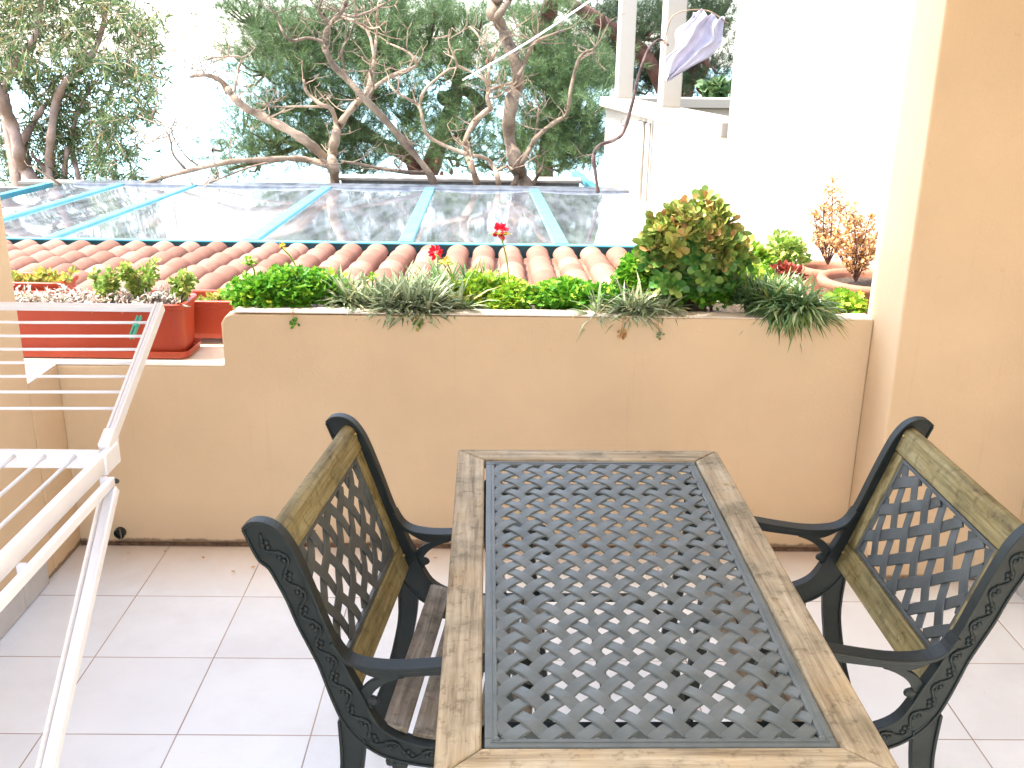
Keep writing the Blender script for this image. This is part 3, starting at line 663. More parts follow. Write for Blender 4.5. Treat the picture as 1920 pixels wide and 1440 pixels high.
def mound(name, c, rx, ry, rz, n, size, mat, label, cat='plant', group=None, tmpl=LEAF_LOBED, lumps=9, extra=None):
    """a cushion of small leaves on several overlapping lumps, over a few stems"""
    c = Vector(c); root = wroot(name, c, label=label, cat=cat, group=group)
    cen = []; 
    for i in range(lumps):
        a = rng.uniform(0, 2*math.pi); q = math.sqrt(rng.uniform(0, 1))*.62
        cen.append((c.x+rx*q*math.cos(a), c.y+ry*q*math.sin(a), c.z+rz*rng.uniform(.25, .62)*(1-q*.5), rng.uniform(.36, .56)))
    cen = np.array(cen); idx = rng.integers(0, lumps, n); u = rng.normal(size=(n, 3)); u[:, 2] = np.abs(u[:, 2])*.9-.12; u /= np.linalg.norm(u, axis=1, keepdims=True)
    rr = rng.uniform(.55, 1.05, n)[:, None]
    k = cen[idx, 3][:, None]*np.array([rx, ry, rz])[None]*1.0
    P_ = cen[idx, :3]+u*k*rr
    P_[:, 2] = np.maximum(P_[:, 2], c.z-.0)
    d = u+rng.normal(size=(n, 3))*.45+np.array([0, -.1, -.1]); nn = u+np.array([0, 0, .6])+rng.normal(size=(n, 3))*.35
    V = leaves(tmpl[0], tmpl[1], P_, d, nn, size*rng.uniform(.6, 1.25, n))
    leafmesh('foliage', [V], mat, root)
    b = MB()
    for i in range(lumps):
        p = Vector(cen[i, :3]); b.tube([c+Vector((p.x-c.x, p.y-c.y, 0))*.3, (c+p)/2+Vector((0, 0, .01)), p], [.005, .004, .0025], 6)
    b.build('stem', M['bark_dark'], root)
    return root
def tuft(name, c, r, n, mat, label, group=None, droop=.0, up=.8, width=1., heads=5, spread=.05, tmpl=BLADE, front=0.):
    """clumps of narrow blades radiating from several hearts"""
    c = Vector(c); root = wroot(name, c, label=label, cat='plant', group=group); parts = []
    for h in range(heads):
        o = np.array([c.x+rng.normal()*spread, c.y+rng.normal()*spread*.35, c.z+abs(rng.normal())*spread*.25])
        m_ = int(n*1.8)//heads; d = rng.normal(size=(m_, 3)); d[:, 2] = np.abs(d[:, 2])*up+.12-droop*rng.uniform(0, 1, m_); d[:, 1] -= front
        d /= np.linalg.norm(d, axis=1, keepdims=True); L = r*rng.uniform(.5, 1.15, m_)*1.08
        tv = np.array(tmpl[0], float); tv = tv.copy(); tv[:, 0] *= width*.52
        parts.append(leaves(tv, tmpl[1], o[None]+d*.006, d, np.array([[0, 0, 1.]])+rng.normal(size=(m_, 3))*.25, L))
    leafmesh('blades', parts, mat, root)
    b = MB(); b.tube([c, c+Vector((0, .01, -.03))], [.012, .01], 7); b.build('root_stock', M['bark_dark'], root)
    return root
def flower_stem(name, base, top, mat, label, kind='ball', r=.012, extra=None):
    base, top = Vector(base), Vector(top); root = wroot(name, base, label=label, cat='flower')
    mid = (base+top)/2+Vector((.008, 0, .01)); b = MB(); b.tube(smooth2([tuple(base), tuple(mid), tuple(top)], 4), [.0028]*9, 6); b.build('stem', M['leaf_lime'], root, smooth=True)
    if extra is not None:
        n = 10; a = rng.uniform(0, 6.28, n); d = np.stack([np.cos(a), np.sin(a), rng.uniform(-.1, .35, n)], 1)
        leafmesh('leaves', [leaves(LEAF_FLAT[0], LEAF_FLAT[1], np.array(top)[None]-[0, 0, .004]+d*.002, d, np.array([[0, 0, 1.]])+rng.normal(size=(n, 3))*.2, rng.uniform(.024, .044, n))], extra, root)
    n = 34; u = rdir(n, .35)
    leafmesh('petals', [leaves(LEAF_FLAT[0], LEAF_FLAT[1], np.array(top)[None]+np.array([0, 0, .008])+u*r*.4, u, rdir(n, .8), r*rng.uniform(.7, 1.2, n))], mat, root)
    return root

# plants along the trough, left to right
TZ = .785
g1 = 'cushion plants along the trough'
def tp(px, py, Y): return at(px, py, Y)
p = at(540, 560, 3.24); mound('cushion_plant', (p.x, 3.24, TZ), .20, .13, .155, 7000, .0185, M['leaf_bright'], 'dense bright green cushion plant at the left end of the trough', group=g1, lumps=16)
p = at(915, 560, 3.24); mound('cushion_plant', (p.x, 3.25, TZ), .165, .12, .125, 3600, .019, M['leaf_lime'], 'yellow green cushion plant at the foot of the tall red flower stem', group=g1, lumps=9)
p = at(1065, 560, 3.24); mound('cushion_plant', (p.x, 3.25, TZ), .20, .12, .12, 5200, .0185, M['leaf_bright'], 'low green cushion plant just right of the tall red flower stem', group=g1, lumps=12)
p = at(1275, 560, 3.26); mound('cushion_plant', (p.x, 3.27, TZ), .23, .13, .25, 7000, .021, M['leaf_bright'], 'tall green leafy plant under the yellow rosette succulent', group=g1, lumps=16)
p = at(1415, 560, 3.26); mound('cushion_plant', (p.x, 3.32, TZ), .09, .09, .17, 900, .030, M['leaf_lime'], 'light green leafy plant right of the yellow rosette succulent', group=g1, lumps=7)
p = at(1590, 575, 3.24); mound('cushion_plant', (p.x+.01, 3.27, TZ+.005), .08, .09, .07, 700, .024, M['leaf_lime'], 'small yellow green plant in the trough against the corner pillar', group=g1, lumps=6)
g2 = 'spiky clumps along the trough'
p = at(690, 570, 3.2); tuft('spiky_plant', (p.x, 3.20, TZ+.01), .115, 380, M['leaf_grey'], 'grey green spiky clump right beside the dense left cushion plant', g2, .1, .8, 1.2, 8, .055)
p = at(785, 570, 3.16); tuft('spiky_plant', (p.x, 3.16, TZ+.02), .125, 620, M['leaf_grey'], 'silvery spiky clump spilling onto the wall top below the small red flower', g2, .35, .8, 1.25, 12, .065, front=.15)
p = at(1185, 575, 3.16); tuft('spiky_plant', (p.x, 3.15, TZ+.02), .115, 300, M['leaf_grey'], 'thin grey spiky clump trailing over the wall under the rosette succulent', g2, .6, .6, 1.0, 7, .045, front=.35)
p = at(1490, 560, 3.16); tuft('spiky_plant', (p.x, 3.12, TZ+.035), .125, 620, M['leaf_spike'], 'large dark green spiky clump hanging over the wall near the corner pillar', g2, .75, .7, 1.15, 12, .045, tmpl=BLADE_DROOP, front=.5)
p = at(1440, 540, 3.2); tuft('spiky_plant', (p.x, 3.22, TZ+.04), .11, 320, M['leaf_spike'], 'upright green spiky clump just left of the hanging one', g2, .1, 1., 1.1, 8, .05)
p = at(850, 540, 3.3); tuft('spiky_plant', (p.x, 3.32, TZ+.03), .11, 240, M['leaf_spike'], 'thin upright spiky clump behind the small red flower', g2, .0, 1.2, .9, 8, .06)

# trailing runners over the wall
def runner(x, z0, dx, dz, mat, label):
    a = Vector((x, WY+.03, z0)); b_ = Vector((x+dx*.3, WY-.01, z0)); c_ = Vector((x+dx, WY-.014, z0-dz))
    root = wroot('trailing_runner', a, label=label, cat='runner', group='runners trailing over the wall')
    b = MB(); pts = smooth2([tuple(a), tuple(b_), tuple(c_)], 5); b.tube(pts, .0014, 5); b.build('stem', M['leaf_dry'], root)
    n = 14; P_ = np.tile(np.array(c_), (n, 1))+rng.normal(size=(n, 3))*[.006, .002, .006]; d = rdir(n, 0); d[:, 1] = -abs(d[:, 1])*.4
    leafmesh('leaves', [leaves(LEAF_FLAT[0], LEAF_FLAT[1], P_, d, np.tile([[0, -1., .3]], (n, 1)), rng.uniform(.010, .018, n))], mat, root)
for px, dxx, dz, k, lb in ((548, .01, .03, 'leaf_bright', 'short green runner hanging below the left cushion plant'), (785, .0, .03, 'leaf_spike', 'green tip hanging below the silvery spiky clump'),
                     (1170, -.008, .055, 'leaf_dry', 'dry brown runner hanging left under the thin spiky clump'), (1230, .012, .06, 'leaf_grey', 'long runner hanging right under the thin spiky clump')):
    q = at(px, 590, WY); runner(q.x, .826, dxx, dz, M[k], lb)

# rosette succulent bush
c0 = at(1300, 570, 3.24); root = wroot('rosette_succulent', (c0.x, 3.24, TZ), label='tall rosette succulent bush, yellow and orange on top, rising from the trough', cat='succulent')
b = MB(); heads = []
for i in range(135):
    a = rng.uniform(-.15, 1.15)*math.pi; q = math.sqrt(rng.uniform(.04, 1)); px = 1305+92*q*math.cos(a); py = 472-86*q*math.sin(a)*(1 if math.sin(a) > 0 else .6)+rng.normal()*6
    if i > 105: px, py = rng.uniform(1240, 1400), rng.uniform(475, 545)
    yy = 3.26-.13*math.sqrt(max(0, 1-q*q))+rng.normal()*.02; h = at(px, py, yy); heads.append((h, py+(40 if i > 105 else rng.normal()*12)))
    if i % 3 == 0:
        bs = Vector((c0.x+rng.normal()*.03, 3.31, TZ)); md = (bs+h)/2+Vector((rng.normal()*.02, .03, -.01)); b.tube(smooth2([tuple(bs), tuple(md), tuple(h)], 3), [.006]*4+[.0035]*3, 7)
for (px, py) in ((1218, 490), (1232, 508), (1210, 462), (1228, 440), (1235, 420)):
    h = at(px, py, 3.22); heads.append((h, 380)); b.tube([Vector((c0.x-.06, 3.25, h.z-.03)), h], [.007, .005], 7)
b.build('stem', M['bark_fig'], root, smooth=True)
pa, pg = [], []
for h, py in heads:
    n = 15; a = np.arange(n)*2.4; el = np.linspace(1.2, .1, n); tilt = rng.normal(size=3)*.35+np.array([0, -.35, .3]); tilt /= np.linalg.norm(tilt)
    d = np.stack([np.cos(a)*np.cos(el), np.sin(a)*np.cos(el), np.sin(el)], 1); q = Vector((0, 0, 1)).rotation_difference(Vector(tilt)).to_matrix(); d = d@np.array(q).T
    nn = np.tile(np.array(tilt), (n, 1)); V = leaves(LEAF_SPOON[0], LEAF_SPOON[1], np.array(h)[None]+d*.003, d, nn, np.linspace(.024, .047, n))
    (pg if (py > 482 or rng.uniform() < .10) else pa).append(V)
leafmesh('rosettes', pa, M['leaf_jade'], root); leafmesh('lower_rosettes', pg, M['leaf_jade_green'], root)

# flowers
flower_stem('red_flower', at(955, 560, 3.22), at(938, 438, 3.22), M['petal_red'], 'red flower on a tall bare stem with yellow leaves, before the glass roof', r=.023, extra=M['leaf_yellow'])
flower_stem('red_flower', at(860, 560, 3.26), at(818, 478, 3.26), M['petal_red'], 'small red flower head against the roof tiles, left of the tall one', r=.021)
flower_stem('yellow_flower', at(560, 520, 3.3), at(530, 466, 3.3), M['petal_yellow'], 'tiny yellow flower at the edge of the glass roof', r=.010)
flower_stem('leaf_stalk', at(478, 530, 3.26), at(466, 492, 3.26), M['leaf_lime'], 'lone light green leaf on a stalk at the left end of the trough', r=.012, extra=M['leaf_lime'])
flower_stem('leaf_stalk', at(690, 560, 3.2), at(698, 521, 3.2), M['leaf_lime'], 'lone lime leaf on a stalk between the two grey spiky clumps', r=.010, extra=M['leaf_lime'])
flower_stem('leaf_stalk', at(850, 560, 3.2), at(838, 492, 3.2), M['petal_yellow'], 'yellow orange leaf on a stalk below the small red flower', r=.010, extra=M['leaf_yellow'])

# ------------------------------------------------------------------ planters on the sill
def planter(name, x0, x1, y0, y1, z0, h, label, saucer=True):
    root = wroot(name, ((x0+x1)/2, (y0+y1)/2, z0), label=label, cat='planter', group='red window box planters')
    def rr(x0, x1, y0, y1, r, k=5):
        out_ = []
        for cx, cy, a0 in ((x1-r, y1-r, 0), (x0+r, y1-r, 90), (x0+r, y0+r, 180), (x1-r, y0+r, 270)):
            for i in range(k+1): a = R(a0+90*i/k); out_.append((cx+r*math.cos(a), cy+r*math.sin(a)))
        return out_
    rings = [(.014, .012), (.010, .03), (.002, h-.022), (-.001, h-.02), (-.005, h-.018), (-.007, h-.003), (-.004, h), (.004, h), (.007, h-.006), (.010, h-.05)]
    vs = []; n = 24
    for ins, z in rings:
        for q in rr(x0+ins, x1-ins, y0+ins, y1-ins, .03): vs.append((q[0], q[1], z0+z))
    fs = [tuple(range(n-1, -1, -1))]
    for i in range(len(rings)-1):
        for k in range(n): fs.append((i*n+k, i*n+(k+1) % n, (i+1)*n+(k+1) % n, (i+1)*n+k))
    b = MB().add(vs, fs); b.build('box', M['terracotta_plastic'], root, smooth=False, bevel=.0015)
    b = MB(); vs = [(q[0], q[1], z0+h-.028+rng.uniform(-.004, .004)) for q in rr(x0+.0075, x1-.0075, y0+.0075, y1-.0075, .028)]; b.add(vs, [tuple(range(24))]); b.build('soil', M['soil'], root)
    if saucer:
        rings = [(.006, .001), (-.004, .004), (-.008, .026), (-.005, .026), (.0, .01)]; vs = []
        for ins, z in rings:
            for q in rr(x0+ins, x1-ins, y0+ins, y1-ins, .03): vs.append((q[0], q[1], z0+z))
        fs = [tuple(range(n-1, -1, -1)), tuple(range(4*n, 5*n))]
        for i in range(len(rings)-1):
            for k in range(n): fs.append((i*n+k, i*n+(k+1) % n, (i+1)*n+(k+1) % n, (i+1)*n+k))
        MB().add(vs, fs).build('saucer', M['terracotta_plastic'], root)
    return root
SZ = .6435
planter('window_box', -1.90, -1.025, 3.135, 3.30, SZ, .185, 'red plastic window box with a saucer on the low sill, behind the drying rack')
planter('window_box', -1.36, -.888, 3.335, 3.50, SZ, .150, 'smaller red window box mostly hidden behind the step of the parapet', False)
planter('window_box', -1.98, -1.50, 3.345, 3.50, SZ, .205, 'red window box at the far left, its rim just showing beside the side wall', False)
# withered plant: pale curled stems over the first box
xx0, xx1 = -1.74, -1.035
root = wroot('withered_plant', (-1.3, 3.21, SZ+.16), label='withered mat of pale curled stems filling the red window box', cat='plant')
n = 900; P_ = np.stack([rng.uniform(xx0, xx1, n), rng.uniform(3.14, 3.29, n), SZ+.165+abs(rng.normal(size=n))*.014], 1); P_[:, 2] += .02*np.clip((P_[:, 0]+1.6)/.5, 0, 1)*rng.uniform(0, 1, n)
CURL = ([(-.07, 0, 0), (.07, 0, 0), (.09, .4, .16), (-.09, .4, .16), (.06, .75, .12), (-.06, .75, .12), (0, 1, -.05), (0, .2, -.12), (0, .6, -.02)], [[0, 1, 2, 3], [3, 2, 4, 5], [5, 4, 6], [0, 7, 1], [1, 7, 8, 2], [0, 3, 8, 7]])
leafmesh('stems', [leaves(CURL[0], CURL[1], P_, rdir(n, .3), rdir(n, .5), rng.uniform(.018, .042, n))], M['dead_stem'], root)
def sprig(name, px, py0, py1, Y, wpx, label, mat, nst=6, lsize=.020, grp='succulent sprigs in the window boxes'):
    base = at(px, py0, Y); root = wroot(name, base, label=label, cat='plant', group=grp); b = MB(); parts = []
    for i in range(nst):
        tp_ = at(px+rng.uniform(-.5, .5)*wpx, py0+(py1-py0)*rng.uniform(.6, 1), Y+rng.normal()*.02); md = (base+tp_)/2+Vector((rng.normal()*.008, 0, 0))
        pts = smooth2([tuple(base), tuple(md), tuple(tp_)], 4); b.tube(pts, .0022, 5)
        for q in pts[2:]:
            n = 11; d = rdir(n, .5); parts.append(leaves(LEAF_SPOON[0], LEAF_SPOON[1], np.array(q)[None]+d*.003, d, rdir(n, 1.), lsize*rng.uniform(.7, 1.2, n)))
    b.build('stem', M['bark_pale'], root); leafmesh('leaves', parts, mat, root); return root
sprig('succulent_sprig', 200, 562, 512, 3.21, 55, 'green sprig in the red window box, left one of the three', M['leaf_small'], 6)
sprig('succulent_sprig', 262, 560, 494, 3.22, 75, 'tallest green sprig in the red window box, in its middle', M['leaf_small'], 9)
sprig('succulent_sprig', 338, 560, 515, 3.20, 50, 'green sprig near the right end of the red window box', M['leaf_small'], 6)
sprig('yellow_plant', 78, 560, 512, 3.40, 120, 'yellow green plant in the far left window box beside the side wall', M['leaf_yellow'], 18)
sprig('yellow_plant', 385, 592, 566, 3.40, 30, 'tiny green plant in the box hidden behind the parapet step', M['leaf_small'], 6)
sprig('yellow_plant', 415, 585, 550, 3.42, 45, 'small yellow orange plant just left of the dense cushion plant', M['leaf_yellow'], 7)

# ------------------------------------------------------------------ pots on the right ledge
lg = tag(MB().box(1.02, 1.9, 3.60, 4.5, .2, .60).build('pot_ledge', M['white'], bevel=.01), 'white masonry ledge carrying clay pots beyond the corner pillar', 'ledge')
def pot(c, r, h, label):
    root = wroot('clay_pot', c, label=label, cat='pot', group='clay pots on the ledge'); c = Vector(c)
    b = MB(); b.lathe(c, [(.001, 0), (r*.62, 0), (r*.66, .01), (r*.93, h-.045), (r*.95, h-.04), (r*1.03, h-.034), (r*1.06, h-.016), (r*1.03, h-.003), (r*.97, h), (r*.88, h-.004), (r*.85, h-.02), (r*.83, h-.06)], 40)
    b.build('bowl', M['terracotta'], root, smooth=True)
    b = MB(); b.lathe(c, [(.001, h-.032), (r*.4, h-.028), (r*.86, h-.034)], 24); b.build('soil', M['soil'], root)
    return root
pc = at(1632, 522, 3.80); 
pot((pc.x, 3.80, .602), .19, pc.z-.602+.004, 'large round clay pot with a thick pale rim, holding the dry orange shrub')
pc2 = at(1555, 498, 4.12); pot((pc2.x, 4.12, .602), .12, pc2.z-.602, 'clay pot behind the large one, its dark inside showing')
# dry shrubs
def dry_shrub(name, base, tops, label, mat=None, n_side=9, lsize=.012, lean=0):
    base = Vector(base); root = wroot(name, base, label=label, cat='shrub', group='dry shrubs in clay pots'); b = MB(); parts = []
    for tp_ in tops:
        tp_ = Vector(tp_); md = base.lerp(tp_, .5)+Vector((rng.normal()*.008, rng.normal()*.01, 0)); pts = smooth2([tuple(base), tuple(md), tuple(tp_)], 6); b.tube(pts, [.0040-.0028*i/(len(pts)-1) for i in range(len(pts))], 6)
        L = (tp_-base).length
        for i in range(n_side):
            t_ = rng.uniform(.22, 1); p0 = base.lerp(tp_, t_); a = rng.uniform(0, 6.28); ll = L*rng.uniform(.12, .34)*(1.25-t_*.8)
            p1 = p0+Vector((math.cos(a)*ll, math.sin(a)*ll, ll*rng.uniform(.5, 1.1))); b.tube([p0, (p0+p1)/2+Vector((0, 0, -.004)), p1], [.0016, .0012, .0008], 4)
            m_ = 9; tt = rng.uniform(.25, 1.05, m_)[:, None]; Q = np.array(p0)[None]*(1-tt)+np.array(p1)[None]*tt+rng.normal(size=(m_, 3))*.004
            parts.append(leaves(LEAF_FLAT[0], LEAF_FLAT[1], Q, rdir(m_, .3), rdir(m_, .3), lsize*rng.uniform(.6, 1.3, m_)))
    b.build('twigs', M['bark_pine'], root); leafmesh('leaves', parts, mat or M['leaf_dry'], root); return root
dry_shrub('dry_shrub', at(1552, 496, 4.10), [at(1560, 332, 4.1), at(1545, 370, 4.05), at(1580, 385, 4.15), at(1530, 430, 4.1), at(1600, 420, 4.1), at(1525, 400, 4.12)], 'tall thin orange brown dry shrub reaching up the white wall', n_side=19, lsize=.014)
dry_shrub('dry_shrub', at(1605, 528, 3.80), [at(1600, 400, 3.80), at(1630, 410, 3.80), at(1570, 430, 3.82), at(1645, 440, 3.9), at(1585, 395, 3.9), at(1555, 455, 3.80), at(1640, 470, 3.8), at(1615, 440, 3.84)], 'bushy orange dry shrub in the large clay pot', n_side=22, lsize=.014)
q = at(1475, 500, 3.6); mound('leafy_plant', (q.x, 3.62, q.z-.03), .09, .08, .15, 700, .032, M['leaf_small'], 'light green leafy plant behind the spiky clump, before the white wall', lumps=7, tmpl=LEAF_FLAT)
q = at(1420, 500, 3.55); mound('leafy_plant', (q.x, 3.55, q.z-.03), .07, .07, .12, 450, .032, M['leaf_lime'], 'yellow green leafy plant just right of the rosette succulent top', lumps=6, tmpl=LEAF_FLAT)
q = at(1472, 515, 3.45); mound('red_leaf_plant', (q.x, 3.46, q.z-.02), .06, .05, .05, 220, .028, M['leaf_red'], 'clump of dark red leaves between the green plants and the pots', lumps=5, tmpl=LEAF_FLAT)

# ------------------------------------------------------------------ tiled roof
def tile_mat():
    m_, t, b = newmat('roof_tile'); g = t.nodes.new('ShaderNodeNewGeometry')
    c = ramp(t, g.outputs['Random Per Island'], [(0, (.165, .070, .042)), (.5, (.235, .108, .070)), (1, (.30, .155, .105))])
    c = mix(t, .6, c, ramp(t, noise(t, g.outputs['Position'], 11, 6, .65), [(.3, (.62, .60, .58)), (.6, (1, 1, 1))]), 'MULTIPLY')
    t.links.new(c, b.inputs['Base Color']); b.inputs['Roughness'].default_value = .8; b.inputs['Specular IOR Level'].default_value = .25
    bumpn(t, b, noise(t, g.outputs['Position'], 60, 5), .4, .004); return m_
M['tile'] = tile_mat()
pitch = .214; TY1 = 7.93; zroof = lambda y: .068+(TY1-y)*.058
tr = wroot('tiled_roof', (-1.2, 6, zroof(6)), label='pale terracotta barrel tile roof beyond the parapet, running up to the glass roof', cat='roof')
b = MB(); K = 12
def barrel(x, y0, y1, z0, z1, r0, r1, conv=1):
    vs = []; 
    for (y, z, r) in ((y0, z0, r0), (y1, z1, r1)):
        for th in (0, .012):
            for k in range(K+1):
                a = math.pi*k/K; vs.append((x+(r-th)*math.cos(a), y, z+conv*(r-th)*math.sin(a)*.86))
    fs = []; n = K+1
    for k in range(K):
        fs += [(k, k+1, 2*n+k+1, 2*n+k), (n+k, 3*n+k, 3*n+k+1, n+k+1), (k, n+k, n+k+1, k+1), (2*n+k, 2*n+k+1, 3*n+k+1, 3*n+k)]
    fs += [(0, 2*n, 3*n, n), (K, n+K, 3*n+K, 2*n+K)]
    b.add(vs, fs)
row = .325
for i in range(31):
    x = -4.62+i*pitch
    for j in range(14):
        y1 = TY1-j*row; y0 = y1-row-.055
        if y0 < 3.7: continue
        jx = rng.normal()*.004; jz = rng.normal()*.002
        # slope falls away from the balcony: the nearer tile overlaps the farther one
        barrel(x+jx, y0, y1, zroof(y0)+jz, zroof(y1)+.020+jz, .080, .091)
        barrel(x+pitch/2+jx, y0, y1, zroof(y0)+.024+jz, zroof(y1)+.036+jz, .072, .064, -1)
b.build('tiles', M['tile'], tr, smooth='angle')
b = MB(); b.add([(-4.8, 3.6, zroof(3.6)-.07), (2.0, 3.6, zroof(3.6)-.07), (2.0, TY1, zroof(TY1)-.07), (-4.8, TY1, zroof(TY1)-.07), (-4.8, 3.6, zroof(3.6)-.12), (2.0, 3.6, zroof(3.6)-.12), (2.0, TY1, zroof(TY1)-.12), (-4.8, TY1, zroof(TY1)-.12)], [(0, 1, 2, 3), (7, 6, 5, 4), (0, 4, 5, 1), (1, 5, 6, 2), (2, 6, 7, 3), (3, 7, 4, 0)])
b.build('underlay', M['terracotta'], tr)

# ------------------------------------------------------------------ glass roof
gy0, gz0, gy1, gz1 = 8.06, .148, 12.3, .055; gx0, gx1 = -5.2, 1.78
def gz(y): return gz0+(gz1-gz0)*(y-gy0)/(gy1-gy0)
def glass_mat():
    m_ = bpy.data.materials.new('roof_glass'); m_.use_nodes = True; t = m_.node_tree; t.nodes.clear()
    g = t.nodes.new('ShaderNodeNewGeometry'); o = t.nodes.new('ShaderNodeOutputMaterial')
    gl = N(t, 'ShaderNodeBsdfGlossy'); gl.inputs['Color'].default_value = (.93, .96, 1, 1); gl.inputs['Roughness'].default_value = .05
    tr = t.nodes.new('ShaderNodeBsdfTransparent'); tr.inputs[0].default_value = (.70, .74, .80, 1)
    df = t.nodes.new('ShaderNodeBsdfDiffuse'); df.inputs[0].default_value = (.40, .43, .48, 1)
    fr = t.nodes.new('ShaderNodeFresnel'); fr.inputs[0].default_value = 1.5
    mp = t.nodes.new('ShaderNodeMapping'); mp.inputs['Scale'].default_value = (1.1, .5, 1); t.links.new(g.outputs['Position'], mp.inputs[0])
    bn = N(t, 'ShaderNodeBump'); bn.inputs['Strength'].default_value = .25; bn.inputs['Distance'].default_value = .012; t.links.new(noise(t, mp.outputs[0], 1.1, 2, .4), bn.inputs['Height'])
    t.links.new(bn.outputs[0], gl.inputs['Normal'])
    m1 = t.nodes.new('ShaderNodeMixShader'); t.links.new(fr.outputs[0], m1.inputs[0]); t.links.new(tr.outputs[0], m1.inputs[1]); t.links.new(gl.outputs[0], m1.inputs[2])
    st = t.nodes.new('ShaderNodeMapping'); st.inputs['Scale'].default_value = (5, .8, 1); t.links.new(g.outputs['Position'], st.inputs[0])
    dirt = N(t, 'ShaderNodeMapRange'); dirt.inputs[1].default_value = .35; dirt.inputs[2].default_value = .75; dirt.inputs[3].default_value = .05; dirt.inputs[4].default_value = .24; t.links.new(noise(t, st.outputs[0], 1.6, 7, .65), dirt.inputs[0])
    m2 = t.nodes.new('ShaderNodeMixShader'); t.links.new(dirt.outputs[0], m2.inputs[0]); t.links.new(m1.outputs[0], m2.inputs[1]); t.links.new(df.outputs[0], m2.inputs[2])
    t.links.new(m2.outputs[0], o.inputs[0]); return m_
M['glass'] = glass_mat()
gr = wroot('glass_roof', (-1.7, 10, gz(10)), label='low glazed roof with pale blue bars beyond the tiles, reflecting the trees', cat='roof')
bars = []
for px in (-310, -110, 95, 470, 760, 1053):
    a = at(px, 458, gy0); bars.append(a.x)
vpx = -.022
xsb = [gx0]+bars+[gx1]
for i in range(len(xsb)-1):
    a, c_ = xsb[i], xsb[i+1]
    if c_ < gx0: continue
    a = max(a, gx0); sh = vpx*(gy1-gy0); b = MB(); nseg = 8
    # every pane sags a little between its bars
    for k in range(nseg+1):
        t_ = k/nseg; sag = -.030*math.sin(math.pi*t_)
        x = a+(c_-a)*t_
        for (y, shx) in ((gy0, 0), ((gy0+gy1)/2, sh/2), (gy1, sh)):
            b.v.append((x+shx, y, gz(y)+sag*(1 if y != gy1 else .6)))
    for k in range(nseg):
        for j in range(2): q0 = k*3+j; b.f.append((q0, q0+3, q0+4, q0+1))
    b.build('pane', M['glass'], gr, smooth=True)
for x in bars:
    b = MB(); sh = vpx*(gy1-gy0); b.bar((x, gy0-.01, gz0-.012), (x+sh, gy1, gz1-.012), .115 if x > bars[2]+.1 else .085, .06); b.build('glazing_bar', M['cyan_paint'], gr, bevel=.006)
b = MB(); b.box(gx0, gx1, gy0-.05, gy0-.025, gz0-.20, gz0-.005); b.build('fascia', M['fascia'], gr)
b = MB(); b.box(gx0, gx1, gy0-.055, gy0+.005, gz0-.004, gz0+.010); b.build('edge_trim', M['cyan_paint'], gr, bevel=.004)
b = MB(); b.box(gx0, gx1-.1, gy1-.02, gy1+.35, gz1-.10, gz1+.012); b.build('ridge_flashing', simple('flashing', (.055, .06, .072), (.12, .13, .145), .35, 3, .1, stretch=(3, 1, 1)), gr, bevel=.01)
b = MB(); b.box(gx1-.02, gx1+.05, gy0, gy1, gz1-.10, gz0+.01); b.build('side_flashing', M['concrete'], gr)
tag(MB().box(gx1-.16, gx1-.06, gy0, gy1-.1, -2.6, gz1-.12).build('yard_wall', M['concrete']), 'added grey wall below the right edge of the glass roof, darkening the panes', 'wall')  # added to hide the sunlit wall, so the panes look darker here
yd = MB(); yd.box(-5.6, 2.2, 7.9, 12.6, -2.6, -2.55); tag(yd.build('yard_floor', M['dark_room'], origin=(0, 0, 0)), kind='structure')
# a stout back wall of the yard
tag(MB().box(-6.5, 1.95, 12.68, 12.8, -3.2, -.05).build('yard_wall', M['concrete']), 'grey wall closing the yard under the far edge of the glass roof', 'wall')

b = MB(); a = at(640, 352, 13.4); c_ = at(1100, 352, 13.4); zt2 = at(870, 337, 13.4).z
bw1 = wroot('low_wall', ((a.x+c_.x)/2, 13.5, -.5), label='low grey streaked wall with a pale top behind the glass roof, at the feet of the bare trees', cat='wall')
b.box(a.x, c_.x-.1, 13.4, 13.75, -3.2, zt2-.03); b.build('wall_face', M['concrete'], bw1)
b = MB(); b.box(a.x-.03, c_.x-.06, 13.36, 13.79, zt2-.028, zt2+.01); b.build('coping', M['cream_top'], bw1, bevel=.008)
bw2 = wroot('low_wall', (-3, 13.9, -.5), label='long pale low wall on the left behind the glass roof', cat='wall')
z3 = at(400, 345, 13.9).z
b = MB(); b.box(-6.6, a.x-.06, 13.85, 14.1, -3.2, z3-.03); b.build('wall_face', M['cream_top'], bw2)
b = MB(); b.box(-6.6, a.x-.05, 13.82, 14.13, z3-.028, z3+.005); b.build('coping', M['cream_top'], bw2)
b = MB(); b.bar(at(95, 366, 13.2), at(182, 347, 14.6), .22, .05); tag(b.build('teal_board', M['teal_paint'], bevel=.005), 'teal painted board lying slanted at the foot of the left tree', 'board')
b = MB(); b.bar(at(1078, 326, 14.6), at(1122, 360, 12.9), .10, .08); tag(b.build('teal_rail', M['cyan_paint'], bevel=.005), 'pale teal sloping rail beside the white terrace, right of the bare trees', 'rail')

